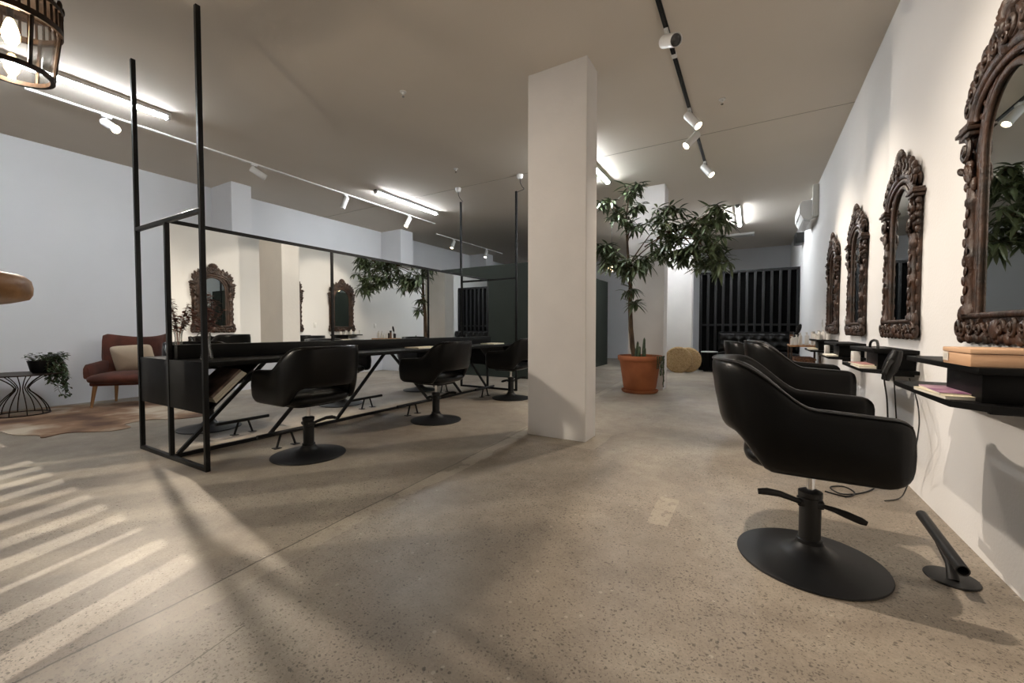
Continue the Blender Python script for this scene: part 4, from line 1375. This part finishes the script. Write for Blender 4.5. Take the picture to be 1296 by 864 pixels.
for k in range(16):
    a = rg.uniform(.1, 1.6)
    d = Vector((math.cos(a) * .6, math.sin(a), 0))
    ln = rg.uniform(.22, .56)
    pts = [Vector((0, 0, .15)) + d * .06, Vector((0, 0, .20)) + d * .15]
    m_ = 9
    for j in range(1, m_):
        pts.append(d * (.18 + rg.uniform(0, .07) * (j / m_)) + Vector((rg.uniform(-.012, .012), rg.uniform(-.012, .012), .15 - ln * j / m_)))
    tube(sv, pts, .0022, 5)
    for j in range(len(pts) - 1):
        for h in range(3):
            aa = rg.uniform(0, 2 * PI); f = rg.random()
            leaf_quad(bm, pts[j].lerp(pts[j + 1], f), (math.cos(aa), math.sin(aa), -.4), (0, 0, 1), .042, .016, .4, 3)
obj('foliage', bm, M['leaf_dark'], t, 0); obj('vine', sv, M['bark'], t)

# cowhide rug
bm = BM()
ol = [(-8.05, .55), (-7.5, .55), (-7.05, .80), (-6.75, .93), (-6.3, .98), (-6.05, 1.10), (-5.88, 1.10), (-5.95, 1.28), (-5.68, 1.52), (-5.72, 1.70), (-5.95, 1.72), (-6.0, 1.95), (-5.75, 2.15), (-5.72, 2.45), (-6.0, 2.55), (-6.35, 2.42), (-6.8, 2.5), (-7.2, 2.62), (-7.5, 2.55), (-7.75, 2.3), (-8.0, 1.9), (-8.1, 1.4)]
pts = []
n = len(ol)
for i in range(n):     # smooth the outline
    p0, p1, p2, p3 = (Vector(ol[(i + k) % n] + (0,)) for k in (-1, 0, 1, 2))
    for s in range(5):
        u = s / 5
        v = .5 * ((2 * p1) + (-p0 + p2) * u + (2 * p0 - 5 * p1 + 4 * p2 - p3) * u * u + (-p0 + 3 * p1 - 3 * p2 + p3) * u ** 3)
        pts.append((v.x, v.y))
poly(bm, pts, .001, .007, axis='z')
tag(obj('cowhide_rug', bm, M['hide'], None, 30), 'brown and cream cowhide rug on the floor under the rust armchair', 'rug')

# ------------------------------------------------------------------ light from the street, plus an added stripe spot
W = bpy.data.worlds.new('night_sky'); S.world = W
W.use_nodes = True
W.node_tree.nodes['Background'].inputs['Color'].default_value = (.10, .13, .2, 1)
W.node_tree.nodes['Background'].inputs['Strength'].default_value = .15
def sun(name, d, e, col, ang):
    ld = bpy.data.lights.new(name, 'SUN'); ld.energy = e; ld.color = col; ld.angle = math.radians(ang)
    o = bpy.data.objects.new(name, ld); COL.objects.link(o)
    o.rotation_euler = Vector(d).to_track_quat('-Z', 'Y').to_euler()
    o.location = (-3, -6, 6)
az = math.radians(110); el = math.radians(43.6)
sun('street_light', (math.cos(az) * math.cos(el), math.sin(az) * math.cos(el), -math.sin(el)), 8.5, (1, .90, .84), .25)
ld = bpy.data.lights.new('added_stripe_spot', 'SPOT'); ld.energy = 2600; ld.color = (1, .86, .70)  # added spot outside the first window, throws the second set of floor bands
ld.spot_size = math.radians(40); ld.spot_blend = .25; ld.shadow_soft_size = .02
lo = bpy.data.objects.new('added_stripe_spot', ld); COL.objects.link(lo)
lo.location = (-6.9, -3.6, 3.45)
lo.rotation_euler = aim(lo.location, (-5.4, -1.6, 2.1))

# ------------------------------------------------------------------ camera
cd = bpy.data.cameras.new('camera'); cam = bpy.data.objects.new('camera', cd); COL.objects.link(cam)
cd.sensor_width = 36; cd.sensor_fit = 'HORIZONTAL'; cd.lens = 520.0 / 1296 * 36
cd.clip_start = .05
cam.location = (0, 0, 1.05)
yaw, pit = math.radians(30.4), math.radians(1.73)
cam.rotation_euler = (PI / 2 - pit, 0, yaw)
S.camera = cam

S.view_settings.view_transform = 'Standard'; S.view_settings.look = 'None'
S.view_settings.gamma = 1.0; S.view_settings.use_curve_mapping = False
S.view_settings.exposure = 0.0
S.cycles.use_denoising = True
S.cycles.max_bounces = 10; S.cycles.diffuse_bounces = 5; S.cycles.glossy_bounces = 6
S.cycles.transparent_max_bounces = 12
S.cycles.sample_clamp_indirect = 4.0
S.cycles.caustics_refractive = False
